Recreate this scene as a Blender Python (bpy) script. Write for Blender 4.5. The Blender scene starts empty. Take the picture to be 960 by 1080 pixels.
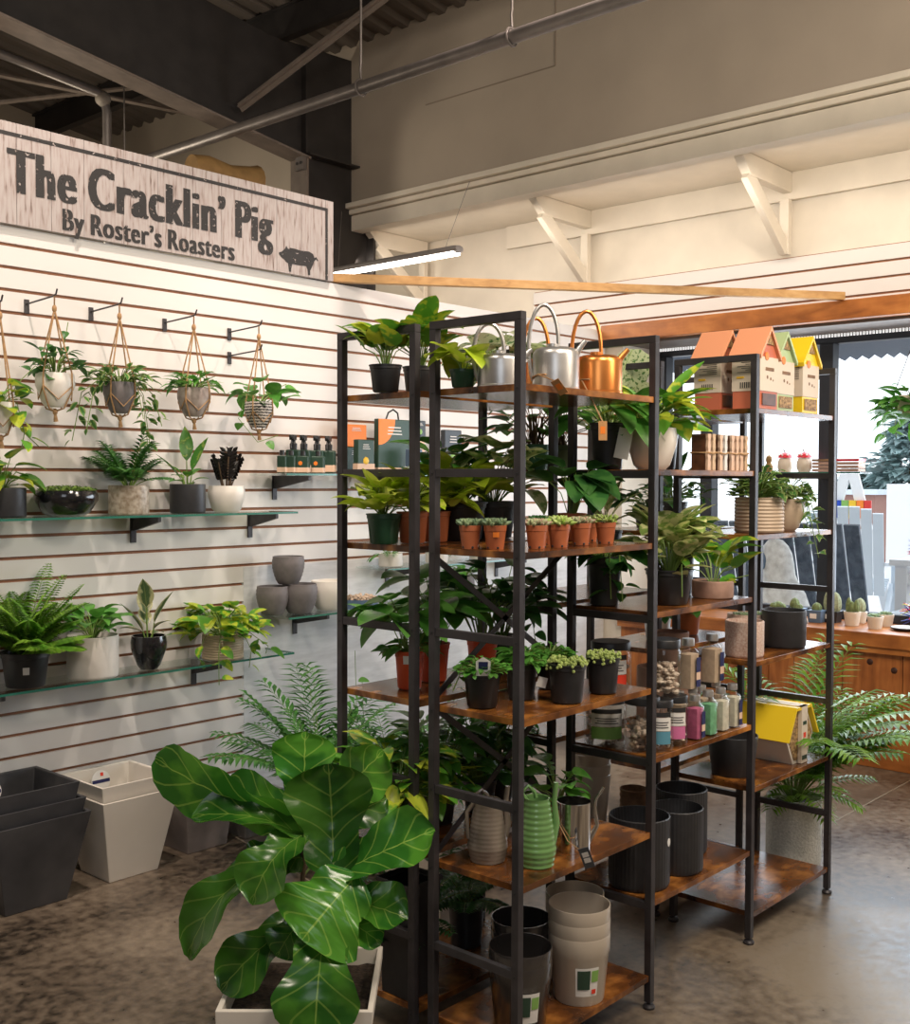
import bpy, math, random
from mathutils import Vector, Matrix, noise as mnoise
PI = math.pi
rnd = random.Random(11)
C = bpy.context.scene.collection

# ------------------------------------------------------------------ materials
def _new(name):
    m = bpy.data.materials.new(name); m.use_nodes = True
    nt = m.node_tree; nt.nodes.clear()
    out = nt.nodes.new('ShaderNodeOutputMaterial')
    return m, nt, out
def lnk(nt, a, b): nt.links.new(a, b)
def pm(name, col, rough=.5, metal=0., ns=0, na=.15, col2=None, bump=0., bs=30., spec=.5, emit=None, es=0., ns2=None, coat=0.):
    m, nt, out = _new(name); N = nt.nodes
    b = N.new('ShaderNodeBsdfPrincipled'); lnk(nt, b.outputs[0], out.inputs[0])
    b.inputs['Roughness'].default_value = rough; b.inputs['Metallic'].default_value = metal
    b.inputs['Specular IOR Level'].default_value = spec
    b.inputs['Coat Weight'].default_value = coat; b.inputs['Coat Roughness'].default_value = .12
    b.inputs['Base Color'].default_value = (*col, 1)
    if emit: b.inputs['Emission Color'].default_value = (*emit, 1); b.inputs['Emission Strength'].default_value = es
    tc = N.new('ShaderNodeTexCoord')
    if ns:
        n = N.new('ShaderNodeTexNoise'); n.inputs['Scale'].default_value = ns; n.inputs['Detail'].default_value = 5
        mp = N.new('ShaderNodeMapping'); mp.inputs['Scale'].default_value = ns2 or (1, 1, 1)
        lnk(nt, tc.outputs['Object'], mp.inputs[0]); lnk(nt, mp.outputs[0], n.inputs['Vector'])
        r = N.new('ShaderNodeValToRGB'); r.color_ramp.elements[0].position = .3; r.color_ramp.elements[1].position = .7
        c2 = col2 or tuple(min(1, c * (1 + na)) for c in col)
        c1 = col if col2 else tuple(c * (1 - na) for c in col)
        r.color_ramp.elements[0].color = (*c1, 1); r.color_ramp.elements[1].color = (*c2, 1)
        lnk(nt, n.outputs['Fac'], r.inputs[0]); lnk(nt, r.outputs[0], b.inputs['Base Color'])
    if bump:
        n = N.new('ShaderNodeTexNoise'); n.inputs['Scale'].default_value = bs; n.inputs['Detail'].default_value = 4
        lnk(nt, tc.outputs['Object'], n.inputs['Vector'])
        bp = N.new('ShaderNodeBump'); bp.inputs['Strength'].default_value = bump; bp.inputs['Distance'].default_value = .004
        lnk(nt, n.outputs['Fac'], bp.inputs['Height']); lnk(nt, bp.outputs[0], b.inputs['Normal'])
    return m
def wood(name, c1, c2, c3, scale=6, axis=(1, 8, 8), rough=.4, big=2.2, bump=.1, lo=.32, hi=.72):
    m, nt, out = _new(name); N = nt.nodes
    b = N.new('ShaderNodeBsdfPrincipled'); lnk(nt, b.outputs[0], out.inputs[0]); b.inputs['Roughness'].default_value = rough
    tc = N.new('ShaderNodeTexCoord'); mp = N.new('ShaderNodeMapping'); mp.inputs['Scale'].default_value = axis
    lnk(nt, tc.outputs['Object'], mp.inputs[0])
    n = N.new('ShaderNodeTexNoise'); n.inputs['Scale'].default_value = scale; n.inputs['Detail'].default_value = 8; n.inputs['Distortion'].default_value = .6
    lnk(nt, mp.outputs[0], n.inputs['Vector'])
    n2 = N.new('ShaderNodeTexNoise'); n2.inputs['Scale'].default_value = big * 3; n2.inputs['Detail'].default_value = 3
    lnk(nt, tc.outputs['Object'], n2.inputs['Vector'])
    r = N.new('ShaderNodeValToRGB'); e = r.color_ramp.elements
    e[0].position = lo; e[0].color = (*c1, 1); e[1].position = hi; e[1].color = (*c3, 1)
    k = e.new((lo + hi) / 2); k.color = (*c2, 1)
    mx = N.new('ShaderNodeMix'); mx.data_type = 'FLOAT'; mx.inputs[0].default_value = .5
    lnk(nt, n.outputs['Fac'], mx.inputs[2]); lnk(nt, n2.outputs['Fac'], mx.inputs[3])
    lnk(nt, mx.outputs[0], r.inputs[0]); lnk(nt, r.outputs[0], b.inputs['Base Color'])
    bp = N.new('ShaderNodeBump'); bp.inputs['Strength'].default_value = bump; bp.inputs['Distance'].default_value = .002
    lnk(nt, n.outputs['Fac'], bp.inputs['Height']); lnk(nt, bp.outputs[0], b.inputs['Normal'])
    return m
def glassy(name, tint=(1, 1, 1), gl=.08, rough=.02, mxf=.55):
    m, nt, out = _new(name); N = nt.nodes
    t = N.new('ShaderNodeBsdfTransparent'); t.inputs[0].default_value = (*tint, 1)
    g = N.new('ShaderNodeBsdfGlossy'); g.inputs['Roughness'].default_value = rough
    mx = N.new('ShaderNodeMixShader'); lnk(nt, t.outputs[0], mx.inputs[1]); lnk(nt, g.outputs[0], mx.inputs[2])
    lw = N.new('ShaderNodeLayerWeight'); lw.inputs[0].default_value = .5
    pw = N.new('ShaderNodeMath'); pw.operation = 'POWER'; lnk(nt, lw.outputs['Facing'], pw.inputs[0]); pw.inputs[1].default_value = 4
    ma = N.new('ShaderNodeMath'); ma.operation = 'MULTIPLY_ADD'; lnk(nt, pw.outputs[0], ma.inputs[0]); ma.inputs[1].default_value = mxf; ma.inputs[2].default_value = gl * .5
    lnk(nt, ma.outputs[0], mx.inputs[0])
    lnk(nt, mx.outputs[0], out.inputs[0]); return m
def leafm(name, c, edge=None, vein=None, var=None, varamt=.5, vs=25, rough=.38, trans=.3, veins=5, midw=.035):
    """leaf: uv.x across the blade, uv.y along it; per-leaf brightness in attribute Col"""
    m, nt, out = _new(name); N = nt.nodes
    b = N.new('ShaderNodeBsdfPrincipled'); b.inputs['Roughness'].default_value = rough
    uv = N.new('ShaderNodeUVMap'); uv.uv_map = 'UVMap'
    sep = N.new('ShaderNodeSeparateXYZ'); lnk(nt, uv.outputs[0], sep.inputs[0])
    def math_(op, a, bb=None, c_=None):
        n = N.new('ShaderNodeMath'); n.operation = op
        for i, x in enumerate((a, bb, c_)):
            if x is None: continue
            if isinstance(x, (int, float)): n.inputs[i].default_value = x
            else: lnk(nt, x, n.inputs[i])
        return n.outputs[0]
    def mix(f, a, bb):
        n = N.new('ShaderNodeMix'); n.data_type = 'RGBA'
        if isinstance(f, (int, float)): n.inputs[0].default_value = f
        else: lnk(nt, f, n.inputs[0])
        for i, x in ((6, a), (7, bb)):
            if isinstance(x, tuple): n.inputs[i].default_value = (*x, 1)
            else: lnk(nt, x, n.inputs[i])
        return n.outputs[2]
    au = math_('ABSOLUTE', math_('SUBTRACT', sep.outputs[0], .5))
    col = c
    tc = N.new('ShaderNodeTexCoord')
    if var:
        n = N.new('ShaderNodeTexNoise'); n.inputs['Scale'].default_value = vs; n.inputs['Detail'].default_value = 3
        lnk(nt, tc.outputs['Object'], n.inputs['Vector'])
        f = math_('GREATER_THAN', n.outputs['Fac'], 1 - varamt) if varamt < 1 else 1.
        mr = N.new('ShaderNodeMapRange'); mr.inputs[1].default_value = .95 - varamt; mr.inputs[2].default_value = 1.02 - varamt
        lnk(nt, n.outputs['Fac'], mr.inputs[0])
        col = mix(mr.outputs[0], col, var)
    if edge:
        mr = N.new('ShaderNodeMapRange'); mr.inputs[1].default_value = .22; mr.inputs[2].default_value = .36
        n = N.new('ShaderNodeTexNoise'); n.inputs['Scale'].default_value = vs; lnk(nt, tc.outputs['Object'], n.inputs['Vector'])
        lnk(nt, math_('ADD', au, math_('MULTIPLY', math_('SUBTRACT', n.outputs['Fac'], .5), .5)), mr.inputs[0])
        col = mix(mr.outputs[0], col, edge)
    if vein:
        mid = math_('LESS_THAN', au, midw)
        ph = math_('FRACT', math_('MULTIPLY', math_('SUBTRACT', sep.outputs[1], math_('MULTIPLY', au, .55)), float(veins)))
        sv = math_('LESS_THAN', math_('ABSOLUTE', math_('SUBTRACT', ph, .5)), .045)
        f = math_('MAXIMUM', mid, math_('MULTIPLY', sv, .6))
        col = mix(math_('MULTIPLY', f, .55), col, vein)
    at = N.new('ShaderNodeAttribute'); at.attribute_name = 'Col'
    mul = N.new('ShaderNodeMix'); mul.data_type = 'RGBA'; mul.blend_type = 'MULTIPLY'; mul.inputs[0].default_value = 1
    if isinstance(col, tuple): mul.inputs[6].default_value = (*col, 1)
    else: lnk(nt, col, mul.inputs[6])
    lnk(nt, at.outputs['Color'], mul.inputs[7]); lnk(nt, mul.outputs[2], b.inputs['Base Color'])
    t = N.new('ShaderNodeBsdfTranslucent'); lnk(nt, mul.outputs[2], t.inputs[0])
    mx = N.new('ShaderNodeMixShader'); mx.inputs[0].default_value = trans
    lnk(nt, b.outputs[0], mx.inputs[1]); lnk(nt, t.outputs[0], mx.inputs[2]); lnk(nt, mx.outputs[0], out.inputs[0])
    return m

M = {}
M['slatecard'] = pm('dark slate card', (.045, .055, .07), .5)
M['black'] = pm('black powder coated steel', (.046, .042, .046), .42, .3, ns=14, na=.3, bump=.05, bs=200)
M['rack'] = wood('rustic brown board', (.020, .008, .005), (.16, .055, .013), (.52, .21, .045), 5, (1, 2.6, 2.6), .22, big=3.5, lo=.36, hi=.66)
M['slat'] = pm('white slatwall laminate', (.72, .69, .665), .5, ns=3, na=.03, bump=.02)
M['groove'] = pm('brown groove board', (.30, .13, .065), .7, ns=20)
M['ply'] = pm('white washed plywood', (.60, .60, .61), .6, ns=9, na=.12, ns2=(1, 1, 5), bump=.1, bs=60)
M['white_paint'] = pm('cream painted timber', (.72, .66, .56), .55, ns=5, na=.06, bump=.05, bs=30)
M['drywall'] = pm('painted panel wall', (.40, .34, .275), .7, ns=1.6, na=.10, bump=.08, bs=12)
M['steel_dark'] = pm('dark painted steel', (.020, .017, .016), .6, ns=8, na=.3)
M['steel_brown'] = pm('brown primed flange', (.15, .12, .10), .6, ns=12, na=.2)
M['pipe'] = pm('grey pipe', (.17, .15, .14), .4, .4, ns=12, na=.15)
M['roof'] = pm('dark corrugated roof deck', (.10, .082, .068), .6, ns=3, na=.2)
M['orange_wood'] = wood('oiled orange pine', (.19, .055, .012), (.42, .14, .03), (.60, .24, .06), 4, (5, 1, 5), .38)
M['orange_plank'] = wood('orange pine upright planks', (.19, .055, .012), (.40, .13, .03), (.58, .22, .055), 4, (9, 9, 1), .45)
M['stick'] = wood('raw pine batten', (.40, .20, .07), (.60, .34, .13), (.70, .44, .20), 5, (3, 3, 8), .6)
M['winframe'] = pm('dark navy window frame', (.022, .026, .036), .4, .2)
M['terra'] = pm('terracotta plastic', (.42, .12, .045), .5, ns=20, na=.12)
M['redpot'] = pm('orange red plastic', (.60, .075, .02), .42, ns=20, na=.12)
M['nursery'] = pm('black nursery plastic', (.018, .018, .02), .42, ns=30, na=.2)
M['gloss_black'] = pm('glossy black glaze', (.012, .012, .014), .12, coat=.6)
M['matte_black'] = pm('matte black ceramic', (.025, .025, .028), .45, ns=40, na=.15)
M['green_pot'] = pm('dark green plastic', (.018, .07, .035), .38, ns=30, na=.1)
M['green_gl'] = pm('green glazed planter', (.10, .15, .08), .35, ns=12, na=.2)
M['white_cer'] = pm('white ceramic', (.74, .70, .64), .4, ns=30, na=.03)
M['cream_cer'] = pm('cream ceramic', (.66, .56, .45), .45, ns=25, na=.06)
M['beige_cer'] = pm('beige ribbed stoneware', (.52, .40, .29), .5, ns=12, na=.12)
M['taupe'] = pm('taupe glazed bucket', (.50, .43, .35), .28, ns=6, na=.06, coat=.3)
M['darkbucket'] = pm('charcoal glazed bucket', (.035, .031, .03), .15, coat=.6)
M['greybowl'] = pm('grey ribbed bowl', (.14, .125, .125), .6, ns=40, na=.12)
M['concrete'] = pm('mottled grey concrete', (.22, .185, .17), .7, ns=7, na=.3, bump=.1)
M['slate'] = pm('marbled black slate', (.03, .03, .034), .5, ns=6, na=.1, col2=(.075, .072, .075), bump=.05)
M['whiteplanter'] = pm('white composite planter', (.70, .65, .58), .55, ns=6, na=.04)
M['pinkpot'] = pm('pale pink clay', (.42, .26, .20), .7, ns=30, na=.15, bump=.15, bs=90)
M['soil'] = pm('potting soil', (.012, .008, .006), .9, ns=90, na=.2, col2=(.07, .045, .03), bump=1., bs=120)
M['galv'] = pm('brushed galvanised metal', (.55, .54, .53), .36, .85, ns=30, na=.12)
M['copper'] = pm('brushed copper metal', (.80, .30, .08), .30, .9, ns=12, na=.08)
M['chrome'] = pm('polished steel', (.75, .74, .72), .09, 1.)
M['greyglaze'] = pm('grey brown glaze', (.22, .18, .145), .22, ns=10, na=.15, coat=.4)
M['greenglaze'] = pm('green glaze', (.15, .30, .10), .18, ns=10, na=.15, coat=.5)
M['jute'] = pm('jute cord', (.42, .25, .12), .9, ns=60, na=.25)
M['kraft'] = pm('kraft card', (.50, .26, .10), .7, ns=30, na=.1)
M['paper'] = pm('white paper label', (.75, .73, .70), .6)
M['ink'] = pm('black ink', (.02, .02, .022), .6)
M['navy'] = pm('navy label', (.012, .016, .09), .5)
M['redink'] = pm('red sticker', (.75, .05, .02), .5)
M['orangeink'] = pm('orange print', (.85, .22, .02), .5)
M['yellowink'] = pm('yellow print', (.80, .50, .03), .5)
M['dkgreen'] = pm('dark green print', (.02, .055, .035), .45)
M['bluelabel'] = pm('teal label', (.10, .28, .38), .5)
M['pinklabel'] = pm('pink label', (.60, .16, .34), .5)
M['greenlabel'] = pm('green label', (.22, .42, .10), .5)
M['peach'] = pm('peach print', (.72, .50, .36), .6)
M['glass'] = glassy('clear glass', (.97, .98, .98))
M['shelfglass'] = glassy('green tinted shelf glass', (.93, .965, .955))
M['glassedge'] = pm('green glass edge', (.03, .15, .11), .15, coat=.5)
M['pane'] = glassy('window pane', (.97, .985, 1.), gl=.02, mxf=.02)
M['shell'] = pm('sea shells', (.35, .22, .14), .5, ns=30, na=.3, col2=(.75, .66, .55))
M['pinksand'] = pm('pink sand', (.45, .10, .20), .8, ns=60, na=.2)
M['greensand'] = pm('green glass chips', (.16, .42, .22), .4, ns=50, na=.3)
M['creamsand'] = pm('cream sand', (.62, .58, .46), .8, ns=60, na=.15)
M['beigesand'] = pm('beige sand', (.50, .37, .26), .8, ns=60, na=.12)
M['salmon'] = pm('salmon painted roof', (.80, .34, .18), .5)
M['mint'] = pm('pale green painted wood', (.42, .54, .28), .5)
M['yellow'] = pm('yellow painted wood', (.85, .60, .02), .45)
M['salmon_b'] = pm('salmon painted wood', (.55, .15, .08), .55)
M['hive'] = pm('drilled bamboo ends', (.05, .02, .008), .7, ns=95, na=.3, col2=(.62, .40, .18))
M['darkwood'] = pm('dark bark wood', (.10, .035, .012), .5, ns=40, na=.4)
M['raffia'] = pm('pale raffia', (.62, .45, .30), .8, ns=60, na=.2)
M['stem'] = pm('green stem', (.16, .26, .05), .5)
M['woodstem'] = pm('brown stem', (.12, .075, .04), .7, ns=40, na=.3)
M['pearl'] = pm('pale green beads', (.38, .48, .14), .4, ns=30, na=.2)
M['cactus'] = pm('cactus flesh', (.16, .20, .07), .7, ns=60, na=.35, bump=.8, bs=260)
M['cactus2'] = pm('pale woolly cactus', (.32, .34, .20), .8, ns=90, na=.3, bump=1, bs=300)
M['led'] = pm('lit led tube', (1, 1, 1), .5, emit=(1, .93, .82), es=9)
M['lampgrey'] = pm('grey lamp body', (.22, .20, .19), .5)
M['darkslat'] = pm('navy poly lumber', (.030, .045, .075), .5, ns=20, na=.5, col2=(.10, .13, .18))
M['whitefurn'] = pm('white poly lumber', (.75, .76, .78), .5)
M['greyfurn'] = pm('grey poly lumber', (.58, .64, .70), .5)
M['statue'] = pm('weathered white stone', (.78, .80, .80), .8, ns=25, na=.2, bump=.3)
M['snow'] = pm('bright gravel yard', (.62, .62, .63), .9, ns=3, na=.1)
M['brick'] = pm('distant brick', (.30, .16, .13), .8)
M['purple'] = pm('purple enamel', (.20, .03, .32), .35)
M['bluemetal'] = pm('blue enamel', (.01, .06, .42), .3)
M['redmetal'] = pm('red enamel', (.65, .04, .03), .35)
M['limemetal'] = pm('lime enamel', (.55, .60, .10), .35)
M['mugred'] = pm('red mushroom cap', (.55, .01, .02), .3)
M['wicker'] = pm('brown woven wood', (.22, .12, .06), .7, ns=40, na=.3, bump=.5, bs=90)
M['tan'] = pm('tan fabric', (.26, .15, .05), .8, ns=20, na=.15)
M['pebble'] = pm('pale pebbles', (.50, .38, .28), .8, ns=60, na=.4)
M['bluetray'] = pm('blue grey tray', (.10, .16, .25), .5)

G = {}
G['pothos'] = leafm('golden pothos leaf', (.12, .35, .035), var=(.50, .58, .05), varamt=.47, vs=22)
G['lime'] = leafm('lime pothos leaf', (.42, .58, .03), var=(.60, .68, .10), varamt=.45, vs=18)
G['marble'] = leafm('marble pothos leaf', (.26, .40, .10), var=(.66, .68, .32), varamt=.5, vs=40)
G['green'] = leafm('mid green leaf', (.075, .27, .035), var=(.13, .36, .06), varamt=.5, vs=20)
G['dark'] = leafm('dark green leaf', (.030, .125, .026), var=(.06, .19, .04), varamt=.5, vs=20)
G['palm'] = leafm('palm leaflet', (.05, .19, .04), var=(.09, .27, .05), varamt=.5, vs=30, trans=.25)
G['fern'] = leafm('bright fern leaflet', (.13, .33, .03), var=(.24, .45, .05), varamt=.5, vs=12)
G['rubber'] = leafm('variegated rubber leaf', (.07, .13, .05), edge=(.52, .50, .26), vein=(.25, .3, .1), vs=40, veins=9, trans=.15)
G['dief'] = leafm('dieffenbachia leaf', (.07, .25, .03), var=(.32, .46, .08), varamt=.4, vs=35)
G['raven'] = leafm('near black leaf', (.014, .012, .012), rough=.25, trans=.05)
G['fig'] = leafm('fiddle leaf fig blade', (.022, .105, .012), var=(.055, .18, .018), varamt=.5, vs=7, vein=(.30, .44, .08), veins=5, midw=.010, rough=.24, trans=.20)
G['white'] = leafm('white spotted leaf', (.08, .22, .06), var=(.66, .72, .48), varamt=.55, vs=45)
G['caladium'] = leafm('pale speckled leaf', (.60, .68, .38), var=(.10, .22, .05), varamt=.42, vs=90)
G['succ'] = leafm('blue green succulent leaf', (.17, .28, .16), var=(.28, .38, .20), varamt=.5, vs=60, trans=.05)
G['succpink'] = leafm('pink tinged succulent leaf', (.50, .34, .24), var=(.40, .44, .25), varamt=.5, vs=60, trans=.05)
G['succlime'] = leafm('lime succulent leaf', (.36, .52, .10), var=(.50, .62, .22), varamt=.5, vs=60, trans=.08)
G['ivy'] = leafm('ivy leaf', (.07, .22, .05), edge=(.36, .44, .16), vs=50)
G['moss'] = leafm('mossy tiny leaf', (.10, .22, .03), var=(.2, .3, .06), varamt=.5, vs=60)
G['fir'] = leafm('distant conifer', (.30, .42, .42), var=(.42, .55, .56), varamt=.5, vs=3, trans=.1)

# ------------------------------------------------------------------ mesh builder
class MB:
    def __init__(s): s.v = []; s.f = []; s.uv = []; s.mi = []; s.c = []; s.cur = 1.; s.m = 0
    def face(s, ids, uv=None): s.f.append(tuple(ids)); s.uv.append(uv); s.mi.append(s.m); s.c.append(s.cur)
    def box(s, x0, x1, y0, y1, z0, z1, T=None):
        P = [(x0, y0, z0), (x1, y0, z0), (x1, y1, z0), (x0, y1, z0), (x0, y0, z1), (x1, y0, z1), (x1, y1, z1), (x0, y1, z1)]
        n = len(s.v)
        for p in P: s.v.append(tuple(T @ Vector(p)) if T else p)
        for q in ((0, 3, 2, 1), (4, 5, 6, 7), (0, 1, 5, 4), (1, 2, 6, 5), (2, 3, 7, 6), (3, 0, 4, 7)): s.face([n + k for k in q])
        return s
    def bar(s, a, b, w, h, up=(0, 0, 1)):
        a = Vector(a); b = Vector(b); d = (b - a); L = d.length; d.normalize(); u = Vector(up)
        if abs(d.dot(u)) > .98: u = Vector((1, 0, 0))
        r = d.cross(u).normalized(); u = r.cross(d).normalized()
        T = Matrix(((d.x, r.x, u.x, a.x), (d.y, r.y, u.y, a.y), (d.z, r.z, u.z, a.z), (0, 0, 0, 1)))
        return s.box(0, L, -w / 2, w / 2, -h / 2, h / 2, T)
    def lathe(s, prof, seg=24, c=(0, 0, 0), fn=None, sx=1, sy=1, T=None):
        n0 = len(s.v); rings = []
        for r, z in prof:
            if r < 1e-6:
                rings.append([len(s.v)]); p = Vector((c[0], c[1], c[2] + z)); s.v.append(tuple(T @ p) if T else tuple(p)); continue
            ring = []
            for k in range(seg):
                a = 2 * PI * k / seg; rr = r * (fn(a, z) if fn else 1)
                p = Vector((c[0] + rr * sx * math.cos(a), c[1] + rr * sy * math.sin(a), c[2] + z))
                ring.append(len(s.v)); s.v.append(tuple(T @ p) if T else tuple(p))
            rings.append(ring)
        for A, B in zip(rings, rings[1:]):
            if len(A) == 1 and len(B) == 1: continue
            for k in range(seg):
                k2 = (k + 1) % seg
                if len(A) == 1: s.face((A[0], B[k2], B[k]))
                elif len(B) == 1: s.face((A[k], A[k2], B[0]))
                else: s.face((A[k], A[k2], B[k2], B[k]))
        return s
    def tube(s, pts, r, seg=6, closed=False, cap=True):
        pts = [Vector(p) for p in pts]; n = len(pts)
        if n < 2: return s
        rings = []; prev = None
        for i, p in enumerate(pts):
            a = pts[i - 1] if i else (pts[-1] if closed else p); b = pts[i + 1] if i < n - 1 else (pts[0] if closed else p)
            d = (b - a)
            if d.length < 1e-9: d = Vector((0, 0, 1))
            d.normalize()
            if prev is None:
                u = Vector((0, 0, 1)) if abs(d.z) < .9 else Vector((1, 0, 0)); prev = d.cross(u).normalized()
            prev = (prev - d * prev.dot(d))
            if prev.length < 1e-6: prev = d.orthogonal()
            prev.normalize(); q = d.cross(prev)
            rr = r[i] if isinstance(r, (list, tuple)) else r
            rings.append([len(s.v) + k for k in range(seg)])
            for k in range(seg):
                t = 2 * PI * k / seg; s.v.append(tuple(p + prev * rr * math.cos(t) + q * rr * math.sin(t)))
        for i in range(n - 1 + (1 if closed else 0)):
            A = rings[i]; B = rings[(i + 1) % n]
            for k in range(seg): s.face((A[k], A[(k + 1) % seg], B[(k + 1) % seg], B[k]))
        if cap and not closed: s.face(rings[0][::-1]); s.face(rings[-1])
        return s
    def sphere(s, c, r, seg=8, rn=5, sz=1.):
        return s.lathe([(r * math.sin(PI * i / rn), -r * sz * math.cos(PI * i / rn)) for i in range(rn + 1)], seg, c)
    def prism(s, poly, y0, y1, T=None):
        """poly in xz extruded along y"""
        n = len(s.v); k = len(poly)
        for y in (y0, y1):
            for x, z in poly:
                p = Vector((x, y, z)); s.v.append(tuple(T @ p) if T else tuple(p))
        s.face([n + i for i in range(k)]); s.face([n + k + i for i in range(k)][::-1])
        for i in range(k):
            j = (i + 1) % k; s.face((n + j, n + i, n + k + i, n + k + j))
        return s
    def leaf(s, base, d, up, L, W, shape='ovate', curl=.6, fold=.1, n=7, wave=0., cup=0.):
        p = Vector(base); d = Vector(d).normalized(); up = Vector(up)
        side = d.cross(up)
        if side.length < 1e-4: side = d.orthogonal()
        side.normalize(); nor = side.cross(d).normalized()
        s.cur = rnd.uniform(.72, 1.18)
        cols = (-1, -.5, 0, .5, 1); rows = []; ph = rnd.uniform(0, 6)
        for i in range(n + 1):
            t = i / n; w = W / 2 * wfun(shape, t)
            row = []
            for x in cols:
                off = fold * abs(x) * w * 1.6 + wave * W * math.sin(ph + t * 13 + x * 2) * abs(x)
                q = p + side * (x * w) + nor * off
                row.append(len(s.v)); s.v.append(tuple(q))
            rows.append((row, t))
            R = Matrix.Rotation(-curl / n, 3, side); d = R @ d; nor = R @ nor
            p = p + d * (L / n)
        for (A, t0), (B, t1) in zip(rows, rows[1:]):
            for k in range(4):
                u0 = (cols[k] + 1) / 2; u1 = (cols[k + 1] + 1) / 2
                s.face((A[k], A[k + 1], B[k + 1], B[k]), ((u0, t0), (u1, t0), (u1, t1), (u0, t1)))
        return s
    def slim(s, base, d, up, L, W, curl=.3):
        """cheap leaflet: a folded rhombus"""
        p = Vector(base); d = Vector(d).normalized(); side = d.cross(Vector(up))
        if side.length < 1e-4: side = d.orthogonal()
        side.normalize(); nor = side.cross(d)
        s.cur = rnd.uniform(.7, 1.2); n = len(s.v)
        m = p + d * L * .45 + nor * L * .04; e = p + d * L - nor * L * curl * .5
        for q in (p, m + side * W / 2 + nor * W * .1, m - nor * W * .12, m - side * W / 2 + nor * W * .1, e): s.v.append(tuple(q))
        s.face((n, n + 1, n + 2), ((.5, 0), (1, .5), (.5, .5))); s.face((n, n + 2, n + 3), ((.5, 0), (.5, .5), (0, .5)))
        s.face((n + 1, n + 4, n + 2), ((1, .5), (.5, 1), (.5, .5))); s.face((n + 2, n + 4, n + 3), ((.5, .5), (.5, 1), (0, .5)))
    def spindle(s, base, d, L, r, seg=5):
        d = Vector(d).normalized(); p = Vector(base); s.cur = rnd.uniform(.75, 1.15)
        s.tube([p, p + d * L * .35, p + d * L * .75, p + d * L], [r * .5, r, r * .85, r * .12], seg)
    def build(s, name, mats, parent=None, smooth=True, ang=40, bevel=0, loc=None, rot=None):
        me = bpy.data.meshes.new(name); me.from_pydata(s.v, [], s.f)
        mats = mats if isinstance(mats, (list, tuple)) else [mats]
        for m in mats: me.materials.append(m)
        me.polygons.foreach_set('material_index', s.mi)
        if name == 'foliage' or any(u is not None for u in s.uv):
            uvl = me.uv_layers.new(name='UVMap'); data = []
            for f, u in zip(s.f, s.uv):
                for k in range(len(f)): data += (u[k] if u else (.3, .3))
            uvl.data.foreach_set('uv', data)
            ca = me.color_attributes.new('Col', 'FLOAT_COLOR', 'CORNER'); cd = []
            for f, c in zip(s.f, s.c): cd += [c, c, c, 1.] * len(f)
            ca.data.foreach_set('color', cd)
        me.update()
        if smooth:
            me.shade_smooth()
            try: me.set_sharp_from_angle(angle=math.radians(ang))
            except Exception: pass
        o = bpy.data.objects.new(name, me); C.objects.link(o)
        if parent is not None: o.parent = parent
        if loc: o.location = loc
        if rot: o.rotation_euler = rot
        if bevel:
            b = o.modifiers.new('b', 'BEVEL'); b.width = bevel; b.segments = 2; b.limit_method = 'ANGLE'
        return o

def wfun(sh, t):
    if sh == 'ovate': return math.sin(PI * min(1, t ** .8)) ** .9 if 0 < t < 1 else .03
    if sh == 'lance': return max(.04, math.sin(PI * t) ** .8)
    if sh in ('fiddle', 'heart'):
        K = ((0, .40), (.07, .80), (.18, .97), (.32, 1.), (.5, .90), (.7, .66), (.85, .40), (.95, .17), (1, .02)) if sh == 'heart' else ((0, .22), (.1, .52), (.25, .62), (.42, .60), (.58, .82), (.74, 1.), (.88, .86), (.96, .5), (1, .12))
        for (a, x), (b, y) in zip(K, K[1:]):
            if a <= t <= b: return x + (y - x) * (t - a) / (b - a)
    if sh == 'ivy': return (.5, 1., .62, .8, .45, .3, .15, .02)[min(7, int(round(t * 7)))]
    return 1.

def thing(name, label, cat, loc=(0, 0, 0), rz=0, group=None):
    o = bpy.data.objects.new(name, None); C.objects.link(o); o.empty_display_size = .05
    o.location = loc; o.rotation_euler = (0, 0, rz); o['label'] = label; o['category'] = cat
    if group: o['group'] = group
    return o
def tag(o, label, cat, group=None, kind=None):
    o['label'] = label; o['category'] = cat
    if group: o['group'] = group
    if kind: o['kind'] = kind
    return o
def struct(o): o['kind'] = 'structure'; return o
def U_(a): return Vector((math.cos(a), math.sin(a), 0))

# ------------------------------------------------------------------ camera
F = Vector((math.cos(.7323) * math.cos(-.0295), math.sin(.7323) * math.cos(-.0295), math.sin(-.0295)))
R0 = Vector((math.sin(.7323), -math.cos(.7323), 0)); U0 = R0.cross(F)
cr, sr = math.cos(.0033), math.sin(.0033)
Rt = R0 * cr + U0 * sr; Up = U0 * cr - R0 * sr
cd = bpy.data.cameras.new('camera'); cam = bpy.data.objects.new('camera', cd); C.objects.link(cam)
cam.matrix_world = Matrix(((Rt.x, Up.x, -F.x, -1.981), (Rt.y, Up.y, -F.y, -1.583), (Rt.z, Up.z, -F.z, 1.4197), (0, 0, 0, 1)))
cd.sensor_fit = 'HORIZONTAL'; cd.sensor_width = 36; cd.lens = 36 * 1180.2 / 960; cd.clip_end = 200
bpy.context.scene.camera = cam
VIEW = .7323                      # heading of the aisle view, used to turn handles and spouts

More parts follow.
